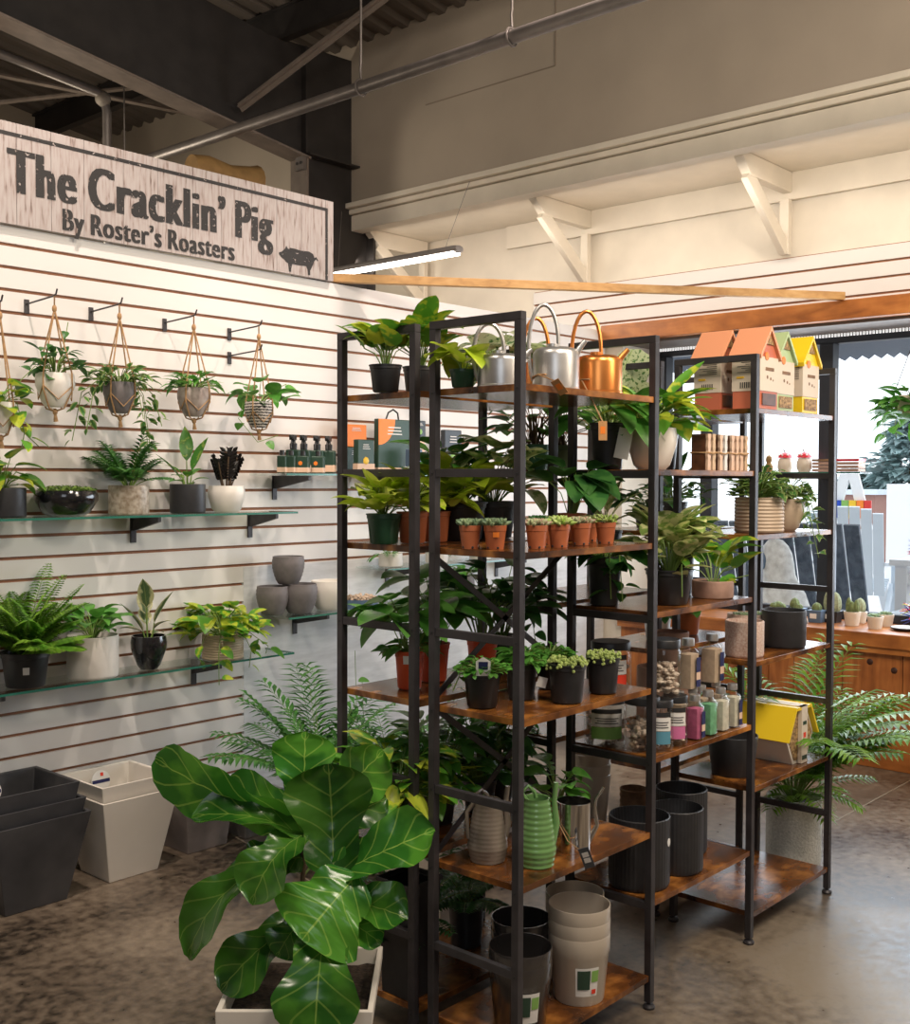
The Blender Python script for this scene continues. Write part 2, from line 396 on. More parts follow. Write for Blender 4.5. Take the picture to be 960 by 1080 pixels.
# ------------------------------------------------------------------ setting
def floor_mat():
    m, nt, out = _new('stained polished concrete'); N = nt.nodes
    b = N.new('ShaderNodeBsdfPrincipled'); lnk(nt, b.outputs[0], out.inputs[0])
    tc = N.new('ShaderNodeTexCoord')
    def nz(s, d): n = N.new('ShaderNodeTexNoise'); n.inputs['Scale'].default_value = s; n.inputs['Detail'].default_value = d; lnk(nt, tc.outputs['Object'], n.inputs['Vector']); return n.outputs['Fac']
    a = nz(1.3, 9); c = nz(30, 9)
    mx = N.new('ShaderNodeMix'); mx.data_type = 'FLOAT'; mx.inputs[0].default_value = .30; lnk(nt, a, mx.inputs[2]); lnk(nt, c, mx.inputs[3])
    r = N.new('ShaderNodeValToRGB'); e = r.color_ramp.elements; e[0].position = .39; e[0].color = (.024, .018, .013, 1); e[1].position = .60; e[1].color = (.25, .20, .145, 1)
    k = e.new(.47); k.color = (.115, .087, .062, 1)
    lnk(nt, mx.outputs[0], r.inputs[0]); lnk(nt, r.outputs[0], b.inputs['Base Color'])
    r2 = N.new('ShaderNodeMapRange'); r2.inputs[3].default_value = .18; r2.inputs[4].default_value = .5; lnk(nt, c, r2.inputs[0]); lnk(nt, r2.outputs[0], b.inputs['Roughness'])
    bp = N.new('ShaderNodeBump'); bp.inputs['Strength'].default_value = .12; bp.inputs['Distance'].default_value = .003; lnk(nt, c, bp.inputs['Height']); lnk(nt, bp.outputs[0], b.inputs['Normal'])
    return m
struct(MB().box(-4.6, 3.6, -3.6, 6.6, -.1, 0).build('floor', floor_mat(), smooth=False))
mb = MB(); mb.bar((1.6, .326, .0006), (3.52, .326, .0006), .005, .0012); mb.bar((.46, .8, .0006), (.74, 2.16, .0006), .005, .0012)
struct(mb.build('trim_6', pm('floor joint filler', (.30, .25, .18), .6), smooth=False))

# partition with slatwall grooves: z .439 + k*.0776
ZT = 2.287; P = .0776; LW = 2.165
mb = MB(); mb.box(-4.5, 3.5, LW + .012, LW + .10, 0, ZT)
gz = [.439 + P * k for k in range(-5, 25)]
edges = [0.0] + [g for g in gz if .02 < g < ZT - .03] + [ZT]
for a, b in zip(edges, edges[1:]):
    x1 = .876 if b < 1.05 else 3.5
    mb.m = 1; mb.box(-4.5, x1, LW, LW + .0119, a + (.006 if a else 0), b - (.006 if b < ZT else 0))
mb.m = 2; mb.box(.876, 3.5, LW - .001, LW + .0119, 0, 1.05)
struct(mb.build('wall_left', [M['groove'], M['slat'], M['ply']], smooth=False))

UW = 3.5
mb = MB(); mb.m = 0
mb.box(UW + .014, UW + .42, 2.05, 6.6, 0, 4.6)                      # beyond the window, behind the partition
mb.box(UW + .014, UW + .42, -3.6, 2.05, 2.25, 4.6)           # above the window
mb.box(UW + .06, UW + .42, -3.6, 2.05, 0, .60)               # below the counter
mb.box(UW, UW + .42, -3.6, -1.9, .60, 2.25)
mb.m = 1
ge = [2.25, 2.335, 2.335 + P, 2.335 + 2 * P, 2.572]
for a, b in zip(ge, ge[1:]): mb.box(UW, UW + .0119, -3.6, 2.7, a + .006, b - .006)
mb.m = 2; mb.box(UW + .0118, UW + .013, -3.6, 2.7, 2.25, 2.572)
struct(mb.build('wall_window', [M['white_paint'], M['slat'], M['groove']], smooth=False))
struct(MB().box(2.85, 2.95, -3.6, 6.6, 3.14, 4.6).build('wall_upper', M['drywall'], smooth=False))
mb = MB()
mb.bar((2.846, 2.05, 3.62), (2.846, 2.05, 4.2), .003, .006); mb.bar((2.846, 2.05, 3.62), (2.846, 3.0, 3.62), .003, .006); mb.bar((2.846, 2.05, 3.86), (2.846, -.6, 3.86), .003, .005)
struct(mb.build('trim_7', pm('panel seam', (.28, .23, .18), .8), smooth=False))
# overhang
struct(MB().box(2.95, 3.5, -3.6, 6.6, 3.0, 3.14).build('ceiling_overhang', M['white_paint'], smooth=False))
mb = MB(); mb.box(2.85, 2.95, -3.6, 6.6, 2.975, 3.07); mb.box(2.83, 2.95, -3.6, 6.6, 3.075, 3.105); mb.box(2.80, 2.95, -3.6, 6.6, 3.108, 3.14)
struct(mb.build('trim_1', M['white_paint'], smooth=False, bevel=.004))
mb = MB(); mb.box(3.478, 3.5, -3.6, 2.9, 2.86, 2.999)
struct(mb.build('trim_2', M['white_paint'], smooth=False))
for i, (v, lab) in enumerate(((-.35, 'out of sight'), (1.03, 'white knee bracket under the overhang, closest to the window side'), (2.28, 'white knee bracket under the overhang, above the batten'), (3.6, 'white knee bracket under the overhang, behind the lit lamp'))):
    if v < 0: continue
    mb = MB(); mb.box(3.44, 3.478, v - .025, v + .025, 2.575, 2.86); mb.prism([(3.478, 2.895), (3.478, 2.998), (2.951, 2.998), (2.951, 2.97), (3.04, 2.895)], v - .025, v + .025)
    mb.bar((3.45, v, 2.60), (3.03, v, 2.91), .036, .075)
    tag(mb.build('knee_bracket', M['white_paint'], smooth=False, bevel=.003), lab, 'bracket', 'white knee brackets under the overhang')
# header beam, soffit, counter
struct(MB().box(3.43, 3.5, -2.2, 2.15, 2.215, 2.31).build('beam_window', M['orange_wood'], smooth=False, bevel=.004))
struct(MB().box(3.5, 3.93, -1.9, 2.05, 2.20, 2.2499).build('trim_3', M['steel_brown'], smooth=False))
cn = MB().box(3.46, 3.93, -1.9, 2.05, .60, .672).build('counter_top', M['orange_wood'], smooth=False, bevel=.006)
tag(cn, 'thick oiled orange wood counter running below the window', 'counter')
MB().box(3.475, 3.52, -1.9, 2.05, .57, .60).build('apron', M['orange_wood'], cn, smooth=False)
mb = MB()
y = -1.9
while y < 2.05:
    w = rnd.choice((.13, .14, .30)); mb.box(3.51, 3.56, y + .002, min(2.05, y + w) - .002, .15, .57); y += w
MB_dark = M['steel_brown']
mb.build('planks', M['orange_plank'], cn, smooth=False, bevel=.003)
mb = MB()
for (v, z) in ((.58, .52), (.46, .49), (.33, .50), (1.3, .4)): mb.lathe([(0, .004), (.012, .003), (.016, 0)], 12, T=Matrix.Translation((3.508, v, z)) @ Matrix.Rotation(-PI / 2, 4, 'Y'))
mb.build('knots', pm('dark knot', (.05, .015, .006), .5), cn)
MB().box(3.49, 3.56, -1.9, 2.05, 0, .155).build('base_board', M['orange_wood'], cn, smooth=False, bevel=.004)
# window frame + pane
GX = 3.90
mb = MB()
mb.box(GX - .03, GX + .03, -1.9, 2.05, 2.155, 2.2); mb.box(GX - .03, GX + .03, -1.9, 2.05, .672, .72)
for v in (-.9, .98, 1.70, 2.01): mb.box(GX - .04, GX + .04, v - .038, v + .038, .72, 2.155)
mb.box(GX - .03, GX + .03, 1.018, 1.662, 1.97, 2.02)
w = struct(mb.build('window_1', M['winframe'], smooth=False, bevel=.003))
MB().box(GX - .004, GX + .004, -1.86, 2.0, .70, 2.16).build('window_glass', M['pane'], w, smooth=False)
# closure strip under the soffit, daylight through it given as emission
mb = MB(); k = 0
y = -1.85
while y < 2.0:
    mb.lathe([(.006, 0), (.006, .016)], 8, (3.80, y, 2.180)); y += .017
struct(mb.build('trim_4', pm('white closure strip glowing as daylight', (.9, .9, .9), .4, emit=(1, 1, 1), es=.6)))

# dark rear part of the room, closed shell
struct(MB().box(-4.7, -4.6, -3.6, 6.6, 0, 5.2).build('wall_rear', M['drywall'], smooth=False))
struct(MB().box(-4.6, 3.6, -3.7, -3.6, 0, 5.2).build('wall_right', M['drywall'], smooth=False))
struct(MB().box(-4.6, 3.6, 6.6, 6.7, 0, 5.2).build('wall_back', M['drywall'], smooth=False))
def roofz(u): return 4.10 + .139 * (2.95 - u)
mb = MB(); n = 0
y = -3.6
while y < 6.6:         # corrugated deck, ribs running up the slope
    T = [(y, 0), (y + .05, 0), (y + .07, .03), (y + .13, .03), (y + .15, 0)]
    for (ya, za), (yb, zb) in zip(T, T[1:]):
        q = len(mb.v)
        for (u, yy, zz) in ((3.0, ya, za), (-4.7, ya, za), (-4.7, yb, zb), (3.0, yb, zb)): mb.v.append((u, yy, roofz(u) + zz))
        mb.face((q, q + 1, q + 2, q + 3))
    y += .15
struct(mb.build('ceiling', M['roof'], smooth=False))
for i, u in enumerate((2.3, 1.1, -.1, -1.3, -2.5)):
    z = roofz(u); mb = MB(); mb.box(u - .03, u + .03, -3.6, 6.6, z - .19, z - .18); mb.box(u - .03, u + .03, -3.6, 6.6, z - .012, z); mb.box(u - .005, u + .005, -3.6, 6.6, z - .18, z - .012)
    struct(mb.build('beam_purlin', M['steel_dark'], smooth=False))
# main steel frame: column + tapered rafter
def zb(u): return 3.60 - .139 * (u - .557)
mb = MB(); VF = 3.6
mb.m = 0
mb.prism([(2.98, 2.0), (2.98, 4.04), (2.2, roofz(2.2) - .2), (-4.6, roofz(-4.6) - .2), (-4.6, zb(-4.6) + .02), (2.44, zb(2.44) + .02), (2.44, 2.0)], VF + .045, VF + .055)
mb.m = 1
a, b = 2.46, -4.6
mb.bar((a, VF + .05, zb(a)), (b, VF + .05, zb(b)), .15, .014)
mb.box(2.425, 2.44, VF - .025, VF + .125, 2.0, zb(2.44))
mb.m = 0
mb.box(2.98, 3.0, VF - .02, VF + .12, 2.0, 4.1); mb.bar((2.44, VF, 3.36), (3.04, VF, 3.36), .07, .012)
mb.box(2.44, 2.455, VF, VF + .045, 3.36, 4.0)
mb.m = 1
struct(mb.build('beam_frame', [M['steel_dark'], M['steel_brown']], smooth=False))
mb = MB(); mb.box(2.40, 2.425, VF - .02, VF + .05, 3.26, 3.34); mb.m = 1
for du in (0, .035): mb.lathe([(0, .006), (.009, .006), (.009, 0)], 8, T=Matrix.Translation((2.4, VF - .002 + du, 3.30)) @ Matrix.Rotation(-PI / 2, 4, 'Y'))
struct(mb.build('beam_frame_clip', [M['pipe'], M['steel_dark']], smooth=False))
mb = MB(); mb.bar((1.93, VF - .03, 3.50), (2.3, 2.75, 4.02), .055, .008); mb.bar((1.93, VF - .03, 3.50), (2.3, 2.75, 4.02), .008, .055)
struct(mb.build('beam_frame_brace', M['steel_brown'], smooth=False))
# sprinkler and gas pipes
p = thing('ceiling_pipe', 'long grey pipe hanging under the ceiling above the racks', 'pipe', (0, 0, 0))
MB().tube([(1.62, 6.0, 3.23), (1.62, -3.5, 3.23)], .030, 14).build('pipe', M['pipe'], p)
for v in (2.25, 1.35, .2):
    mb = MB(); mb.tube([(1.62, v, 3.27), (1.62, v + .004, 3.32), (1.62, v, 3.34), (1.62, v, roofz(1.62))], .006, 6); mb.tube([(1.62 + .037 * math.cos(t), v, 3.23 + .037 * math.sin(t)) for t in [k * PI / 6 for k in range(12)]], .005, 5, closed=True)
    mb.build('hanger', M['pipe'], p)
p = thing('branch_pipe', 'thin grey pipe with an elbow and a drop, above the sign', 'pipe')
MB().tube([(-2.4, 4.2, 3.98), (1.42, 4.2, 3.60), (1.46, 4.2, 3.56), (1.475, 4.2, 3.5), (1.48, 4.2, 2.2)], .026, 10).build('pipe', M['pipe'], p)
MB().sphere((1.45, 4.2, 3.57), .045, 10, 7).build('elbow', pm('taped joint', (.22, .19, .16), .7, ns=20, na=.4), p)
MB().tube([(1.49, 4.05, 4.1), (1.50, 4.05, 2.2)], .004, 5).build('wire', M['pipe'], p)
mb = MB()
for (a, b) in (((-1.5, 5.2, 3.7), (2.8, 4.4, 3.75)), ((-1.5, 5.0, 4.1), (2.9, 5.6, 3.3)), ((-1.0, 6.3, 3.1), (2.4, 4.5, 4.0))): mb.bar(a, b, .05, .012)
struct(mb.build('beam_crossbrace', M['steel_brown'], smooth=False))

# batten from the partition to the window wall
b = MB().bar((1.36, 2.19, 2.312), (3.425, .705, 2.327), .038, .038).build('pine_batten', M['stick'], smooth=False, bevel=.002)
tag(b, 'raw pine batten laid from the partition top to the window beam', 'wooden batten')
# lamp
l = thing('tube_lamp', 'lit linear tube lamp hanging under the white overhang', 'lamp', (2.4, 2.85, 2.62))
MB().lathe([(0, -.53), (.03, -.52), (.036, -.49), (.036, .49), (.03, .52), (0, .53)], 16, T=Matrix.Rotation(PI / 2, 4, 'X') @ Matrix.Scale(.6, 4, (0, 1, 0))).build('housing', M['lampgrey'], l)
MB().box(-.028, .028, -.50, .50, -.028, -.012).build('lit_tube', M['led'], l, smooth=False)
for s in (-1, 1): MB().tube([(0, s * .42, .02), (.1, s * .50, .37)], .002, 4).build('hanging_wire', M['pipe'], l)

# tan bundle on the far side
t = MB().tube([(1.50, 3.42, 3.06), (1.60, 3.42, 3.065), (1.75, 3.42, 3.055), (1.88, 3.42, 3.065), (1.93, 3.42, 3.07)], [.06, .07, .06, .07, .08], 14).build('fabric_roll', M['tan'])
tag(t, 'tan fabric roll lying behind the top of the sign', 'fabric roll')

# ------------------------------------------------------------------ sign
def signmat():
    m, nt, out = _new('whitewashed board print'); N = nt.nodes
    b = N.new('ShaderNodeBsdfPrincipled'); lnk(nt, b.outputs[0], out.inputs[0]); b.inputs['Roughness'].default_value = .6
    tc = N.new('ShaderNodeTexCoord'); mp = N.new('ShaderNodeMapping'); mp.inputs['Scale'].default_value = (10, 1, 1.2); lnk(nt, tc.outputs['Object'], mp.inputs[0])
    n = N.new('ShaderNodeTexNoise'); n.inputs['Scale'].default_value = 9; n.inputs['Detail'].default_value = 9; lnk(nt, mp.outputs[0], n.inputs['Vector'])
    r = N.new('ShaderNodeValToRGB'); e = r.color_ramp.elements; e[0].position = .30; e[0].color = (.14, .09, .075, 1); e[1].position = .56; e[1].color = (.42, .375, .36, 1)
    k = e.new(.42); k.color = (.36, .30, .28, 1)
    lnk(nt, n.outputs['Fac'], r.inputs[0]); lnk(nt, r.outputs[0], b.inputs['Base Color']); return m
def distress(name):
    m, nt, out = _new(name); N = nt.nodes
    b = N.new('ShaderNodeBsdfPrincipled'); b.inputs['Base Color'].default_value = (.022, .02, .02, 1); b.inputs['Roughness'].default_value = .6
    t = N.new('ShaderNodeBsdfTransparent'); mx = N.new('ShaderNodeMixShader'); tc = N.new('ShaderNodeTexCoord')
    n = N.new('ShaderNodeTexNoise'); n.inputs['Scale'].default_value = 70; n.inputs['Detail'].default_value = 10; lnk(nt, tc.outputs['Object'], n.inputs['Vector'])
    mr = N.new('ShaderNodeMapRange'); mr.inputs[1].default_value = .615; mr.inputs[2].default_value = .64; lnk(nt, n.outputs['Fac'], mr.inputs[0])
    lnk(nt, mr.outputs[0], mx.inputs[0]); lnk(nt, b.outputs[0], mx.inputs[1]); lnk(nt, t.outputs[0], mx.inputs[2]); lnk(nt, mx.outputs[0], out.inputs[0]); return m
SX0, SX1, SZ0, SZ1, SV = -1.3, 1.353, 2.29, 2.637, 2.14
sg = thing('shop_sign', 'large whitewashed plank sign with black lettering and a pig, on top of the partition', 'sign', (0, SV, SZ0))
mb = MB(); x = SX0; i = 0
while x < SX1 - .01:
    w = min(rnd.uniform(.125, .165), SX1 - x)
    mb.box(x, x + w - .002, 0, .02, 0, SZ1 - SZ0); x += w
mb.build('board', signmat(), sg, smooth=False)
ink = distress('worn black print')
mb = MB(); mb.box(SX0 + .02, SX1 - .035, -.0015, -.0005, .300, .313); mb.box(SX1 - .048, SX1 - .035, -.0015, -.0005, 0.0, .300)
mb.build('border_stripe', ink, sg, smooth=False)
def text(body, x0, x1, z0, cap, name, parent, mat, bold=.02, yy=-.002):
    cu = bpy.data.curves.new('txt', 'FONT'); cu.body = body; cu.size = 1; cu.space_character = 1.13; cu.space_word = .75; cu.resolution_u = 4
    o = bpy.data.objects.new('txt', cu); C.objects.link(o)
    bpy.context.view_layer.update()
    me = bpy.data.meshes.new_from_object(o.evaluated_get(bpy.context.evaluated_depsgraph_get()))
    bpy.data.objects.remove(o)
    vs_ = [v.co.copy() for v in me.vertices]; fs = [tuple(q.vertices) for q in me.polygons]; bpy.data.meshes.remove(me)
    xs = [v.x for v in vs_]; a, b = min(xs), max(xs); sc = (x1 - x0) / (b - a); zs = cap / .73; mb = MB(); i = 0
    for dx in (-1, -.33, .33, 1):            # heavy weight: the strokes widened sideways
        n = len(mb.v); mb.v += [(x0 + (v.x - a) * sc + dx * bold * cap, yy - .00005 * i, z0 + v.y * zs) for v in vs_]; i += 1
        for f in fs: mb.face([n + k for k in f])
    return mb.build(name, mat, parent, smooth=False)
text("The Cracklin’ Pig", -.130, 1.005, 2.400 - SZ0, .158, 'lettering', sg, ink, .060)
text("By Roster’s Roasters", .068, .812, 2.302 - SZ0, .080, 'lettering', sg, ink, .055)
pig = [(0, .066), (.012, .055), (.03, .047), (.036, .040), (.050, .034), (.055, .0), (.066, 0), (.066, .012), (.072, .034), (.11, .034), (.15, .036), (.158, .022), (.160, .0), (.172, 0), (.172, .02), (.184, .040), (.194, .062), (.206, .074), (.214, .066), (.217, .070), (.207, .083), (.196, .078), (.188, .094), (.165, .101), (.12, .098), (.085, .101), (.062, .101), (.050, .094), (.040, .106), (.034, .094), (.022, .084), (.014, .077), (.002, .074)]
MB().prism([(1.045 + x, .008 + z) for x, z in pig], -.0015, -.0005).build('pig_print', ink, sg, smooth=False)

# ------------------------------------------------------------------ lights
def area(loc, tgt, sx, sy, e, col=(1, .86, .68)):
    l = bpy.data.lights.new('area', 'AREA'); l.shape = 'RECTANGLE'; l.size = sx; l.size_y = sy; l.energy = e; l.color = col
    o = bpy.data.objects.new('area', l); C.objects.link(o); o.location = loc
    o.rotation_euler = (Vector(tgt) - Vector(loc)).to_track_quat('-Z', 'Y').to_euler(); return o
def spot(loc, tgt, e, ang=60, blend=.5, size=.03, col=(1, .86, .68)):
    l = bpy.data.lights.new('spot', 'SPOT'); l.energy = e; l.color = col; l.spot_size = math.radians(ang); l.spot_blend = blend; l.shadow_soft_size = size
    o = bpy.data.objects.new('spot', l); C.objects.link(o); o.location = loc
    o.rotation_euler = (Vector(tgt) - Vector(loc)).to_track_quat('-Z', 'Y').to_euler(); return o
spot((-.60, .75, 4.2), (.15, 2.165, .9), 265, 64, .7, .045, (1, .83, .72))
spot((1.75, .75, 4.2), (1.6, 2.165, 1.2), 225, 64, .7, .045, (1, .83, .72))
area((2.4, 2.85, 2.58), (2.4, 2.85, 0), .05, 1.0, 18, (1, .93, .84))
area((2.88, 1.75, 2.78), (3.5, 1.75, 2.46), 4.2, .07, 14, (1, .88, .76))
area((-.6, -1.7, 3.7), (.6, .1, .6), .6, .6, 62, (1, .87, .72))
area((-1.5, .2, 3.9), (-.3, .4, .3), .4, .4, 30, (1, .88, .74))
area((.9, -2.0, 3.4), (1.5, .1, 1.1), .6, .6, 44, (1, .86, .70))
area((.9, -1.8, 2.5), (2.9, 2.0, 3.2), .8, .8, 26, (1, .85, .68))
area((1.0, 4.7, 2.7), (2.9, 4.2, 3.1), .5, .5, 16, (1, .88, .70))  # added light to brighten the upper wall beyond the column
area((.3, 3.2, 2.8), (.9, 3.4, 4.2), .6, .6, 7, (1, .84, .66))  # added uplight to brighten the rafter flange and roof deck
area((-3.2, -2.2, 2.6), (.4, .6, 1.1), 1.4, 1.4, 16, (.86, .92, 1.))  # added cool fill from the camera side, no visible source
area((3.84, .1, 1.45), (-.5, .3, .7), 2.6, 1.3, 55, (.82, .91, 1.))
W = bpy.data.worlds.new('world'); bpy.context.scene.world = W; W.use_nodes = True
nt = W.node_tree; nt.nodes.clear(); o_ = nt.nodes.new('ShaderNodeOutputWorld'); bg = nt.nodes.new('ShaderNodeBackground')
bg.inputs[0].default_value = (.93, .97, 1., 1); bg.inputs[1].default_value = 2.1; nt.links.new(bg.outputs[0], o_.inputs[0])
vs = bpy.context.scene.view_settings; vs.view_transform = 'Standard'; vs.look = 'None'; vs.exposure = 0.0
# ------------------------------------------------------------------ racks
RL, RD, RG, RH = .567, .284, .048, 1.80
TOPS = (.093, .480, .866, 1.252, 1.638); STAG = (.290, .677, 1.066, 1.447)
RUNG = (.286, .673, 1.057, 1.444)
def make_rack(name, label, v0, bays):
    r = thing(name, label, 'shelving rack', (0, v0, 0)); pw = .020
    for k in range(4):
        u = k * RL; ua = u if k == 0 else u - 0
        fr = MB().box(ua, ua + pw, 0, RD, RH - pw, RH).build('ladder_frame', M['black'], r, smooth=False, bevel=.0012)
        for v in (0, RD - pw):
            MB().box(ua, ua + pw, v, v + pw, .018, RH - pw).build('post', M['black'], fr, smooth=False, bevel=.0012)
            mb = MB(); mb.lathe([(0, 0), (.016, 0), (.017, .006), (.013, .012), (.006, .014), (.006, .02)], 14, (ua + pw / 2, v + pw / 2, 0))
            mb.build('foot', M['black'], fr)
            mb = MB()
            for z in list(TOPS) + list(RUNG):
                mb.lathe([(0, .0015), (.0035, .001), (.0035, -.002)], 8, T=Matrix.Translation((ua - .0004, v + pw / 2, z - .012)) @ Matrix.Rotation(-PI / 2, 4, 'Y'))
            mb.build('bolts', M['nursery'], fr)
        for z in RUNG: MB().box(ua + .002, ua + pw - .002, pw, RD - pw, z - .020, z).build('rung', M['black'], fr, smooth=False, bevel=.001)
    for b in range(3):
        for z in (TOPS if bays[b] == 'T' else STAG):
            u0 = b * RL + (.026 if bays[b] == 'S' else .010)
            MB().box(b * RL + pw + .001, (b + 1) * RL - .001, .004, RD - .004, z - .016, z).build('shelf_board', M['rack'], r, smooth=False, bevel=.001)
    return r
def brace(r, u0, u1, z0, z1, v=RD - .004):
    MB().bar((u0, v, z0), (u1, v, z1), .003, .016).build('cross_brace', M['black'], r, smooth=False)
RB = make_rack('shelving_rack', 'front black steel and brown board rack row, holding the watering cans', 0, 'TST')
RA = make_rack('shelving_rack', 'rear black steel rack row, standing back to back behind the front one', RD + RG, 'TST')
brace(RB, .03, .55, .50, .85); brace(RB, .55, .03, .50, .85); brace(RB, .03, .55, .89, 1.22); brace(RB, .55, .03, .89, 1.22)

# ------------------------------------------------------------------ pots
def pot_prof(r, h, tp=.75, style='plain', th=.004, z0=0):
    rb = r * tp
    if style == 'nursery':
        p = [(0, .001), (rb - .003, .001), (rb, .004), (r * .93, h * .84), (r * .97, h * .85), (r * .97, h * .955), (r * 1.02, h * .96), (r * 1.02, h), (r * .93, h)]
    elif style == 'round':
        p = [(0, 0), (rb * .85, 0), (rb, h * .05), (r * 1.06, h * .45), (r * 1.08, h * .65), (r * 1.0, h * .96), (r, h), (r - th, h)]
    elif style == 'belly':
        p = [(0, 0), (rb * .7, 0), (rb * .95, h * .12), (r * 1.03, h * .62), (r * 1.04, h * .8), (r * .98, h), (r - th * 1.5, h)]
    elif style == 'cyl':
        p = [(0, 0), (r * .93, 0), (r * .97, h * .02), (r, h * .07), (r, h - .002), (r - .002, h), (r - th, h)]
    elif style == 'rim':
        p = [(0, 0), (rb, 0), (r * .96, h * .76), (r * 1.0, h * .77), (r * 1.02, h * .99), (r * 1.0, h), (r - th, h)]
    else:
        p = [(0, 0), (rb, 0), (rb + .002, .003), (r, h - .002), (r - .001, h), (r - th, h)]
    inner = r * (.90 if style == 'nursery' else .94)
    p += [(inner * .99 - .001, h * .86)]
    return p
def pot(parent, r, h, mat, tp=.75, style='plain', soil=True, fn=None, seg=28, ridges=0, empty=False, name='pot'):
    prof = pot_prof(r, h, tp, style)
    if ridges:
        n = []
        for (a, b), (c, d) in zip(prof, prof[1:]):
            n.append((a, b))
            if d - b > h * .2:
                for i in range(1, ridges * 2):
                    t = i / (ridges * 2); n.append((a + (c - a) * t - (.0026 if i % 2 else 0), b + (d - b) * t))
        n.append(prof[-1]); prof = n
    mb = MB(); mb.lathe(prof + ([(r * tp * .8, .006), (0, .006)] if empty else []), seg, fn=fn)
    o = mb.build(name, M[mat] if isinstance(mat, str) else mat, parent)
    if soil and not empty:
        s = MB(); s.lathe([(r * .93, h * .87), (r * .5, h * .90), (0, h * .91)], 16); s.build('soil', M['soil'], parent)
    return o
def sticker(parent, r, z, az, w, h, mat='paper', name='label', off=.0012, curve=True, tp=0.):
    mb = MB(); n = 6; q = len(mb.v)
    for i in range(n + 1):
        a = az + (i / n - .5) * w / r
        for zz in (z, z + h):
            rr = r + off + tp * (zz - z); mb.v.append((rr * math.cos(a), rr * math.sin(a), zz))
    for i in range(n): mb.face((q + 2 * i, q + 2 * i + 2, q + 2 * i + 3, q + 2 * i + 1))
    return mb.build(name, M[mat], parent)
CAMAZ = math.atan2(-1.583, -1.981)       # rough direction from the racks back to the aisle

# ------------------------------------------------------------------ foliage
def stemtube(st, a, b, r=.0016, bow=.3):
    a = Vector(a); b = Vector(b); m = (a + b) / 2 + Vector((0, 0, (b - a).length * bow * .5)); m.x = a.x * .6 + b.x * .4; m.y = a.y * .6 + b.y * .4
    st.tube([a, (a + m) / 2 + Vector((0, 0, .002)), m, (m + b) / 2, b], r, 4, cap=False)
def pothos(fo, st, z, n=22, R=.09, H=.10, L=.075, az=None, spread=PI, shape='heart', low=0., W=.74, droop=.75, lift=.0):
    n = int(n * 1.5)
    for i in range(n):
        a = rnd.uniform(-PI, PI) if az is None else az + rnd.uniform(-spread, spread)
        t = math.sqrt(rnd.random()); rr = R * (.25 + .75 * t); h = H * (1 - .75 * t ** 2) * rnd.uniform(.7, 1.15) + low * t
        p = U_(a) * rr + Vector((0, 0, z + h)); stemtube(st, U_(a) * rr * .15 + Vector((0, 0, z)), p)
        l = L * rnd.uniform(.7, 1.2); d = U_(a + rnd.uniform(-.7, .7)) + Vector((0, 0, rnd.uniform(-.35, .95) + lift * 1.5))
        fo.leaf(p, d, Vector((rnd.uniform(-.3, .3), rnd.uniform(-.3, .3), 1)) - U_(a) * lift, l, l * W, shape, droop * rnd.uniform(.5, 1.4), .14)
def vine(fo, st, pts, L=.05, step=.035, shape='heart', both=True, W=.8):
    P_ = [Vector(p) for p in pts]; st.tube(P_, .0016, 4, cap=False)
    for a, b in zip(P_, P_[1:]):
        k = max(1, int((b - a).length / step))
        for i in range(k):
            p = a.lerp(b, (i + rnd.random() * .6) / k)
            d = U_(rnd.uniform(-PI, PI)) * .9 + Vector((0, 0, rnd.uniform(-.8, .3)))
            q = p + d.normalized() * .012; l = L * rnd.uniform(.6, 1.2)
            fo.leaf(q, d, Vector((0, 0, 1)) + U_(rnd.uniform(0, 6)) * .5, l, l * W, shape, .5, .12)
def frond(fo, st, base, az, tilt, L, ll, n=13, droop=1.0, w=.2, fern=False):
    d = (U_(az) * math.sin(tilt) + Vector((0, 0, math.cos(tilt)))).normalized(); side = Vector((-math.sin(az), math.cos(az), 0))
    p = Vector(base); pts = [p.copy()]; N = n + 4
    for i in range(N):
        t = i / N; d = (Matrix.Rotation(droop / N, 3, Vector((0, 0, 1)).cross(U_(az))) @ d).normalized(); p = p + d * (L / N); pts.append(p.copy())
        if i >= (1 if fern else 4):
            f = math.sin(PI * min(1, (t * .92 + .08))) ** .6 if fern else (math.sin(PI * min(1, t * .8 + .16)) ** .5)
            for s in (-1, 1):
                fo.slim(p, side * s + d * (.25 if fern else .75) + Vector((0, 0, -.05)), Vector((0, 0, 1)), ll * f * rnd.uniform(.85, 1.1), ll * w, .35)
    st.tube(pts, [.0022 * (1 - .7 * i / len(pts)) for i in range(len(pts))], 4, cap=False)
def palm(fo, st, z, n, L, ll, tilt=(.1, .9), az=None, spread=PI, fern=False, leaflets=13, droop=.9, w=.2, r0=.01):
    for i in range(n):
        a = (2 * PI * i / n + rnd.uniform(-.3, .3)) if az is None else az + rnd.uniform(-spread, spread)
        t = rnd.uniform(*tilt); frond(fo, st, U_(a) * r0 + Vector((0, 0, z)), a, t, L * rnd.uniform(.75, 1.1) * (1.05 - .2 * t), ll, leaflets, droop * rnd.uniform(.7, 1.3), w, fern)
def rosette(fo, z, R, n=22, r=.005, c=(0, 0), up=.7):
    for i in range(n):
        t = i / n; a = i * 2.399; d = U_(a) * (.25 + t) + Vector((0, 0, up * (1.2 - t)))
        fo.spindle((c[0], c[1], z), d, R * (.5 + .5 * t), r)
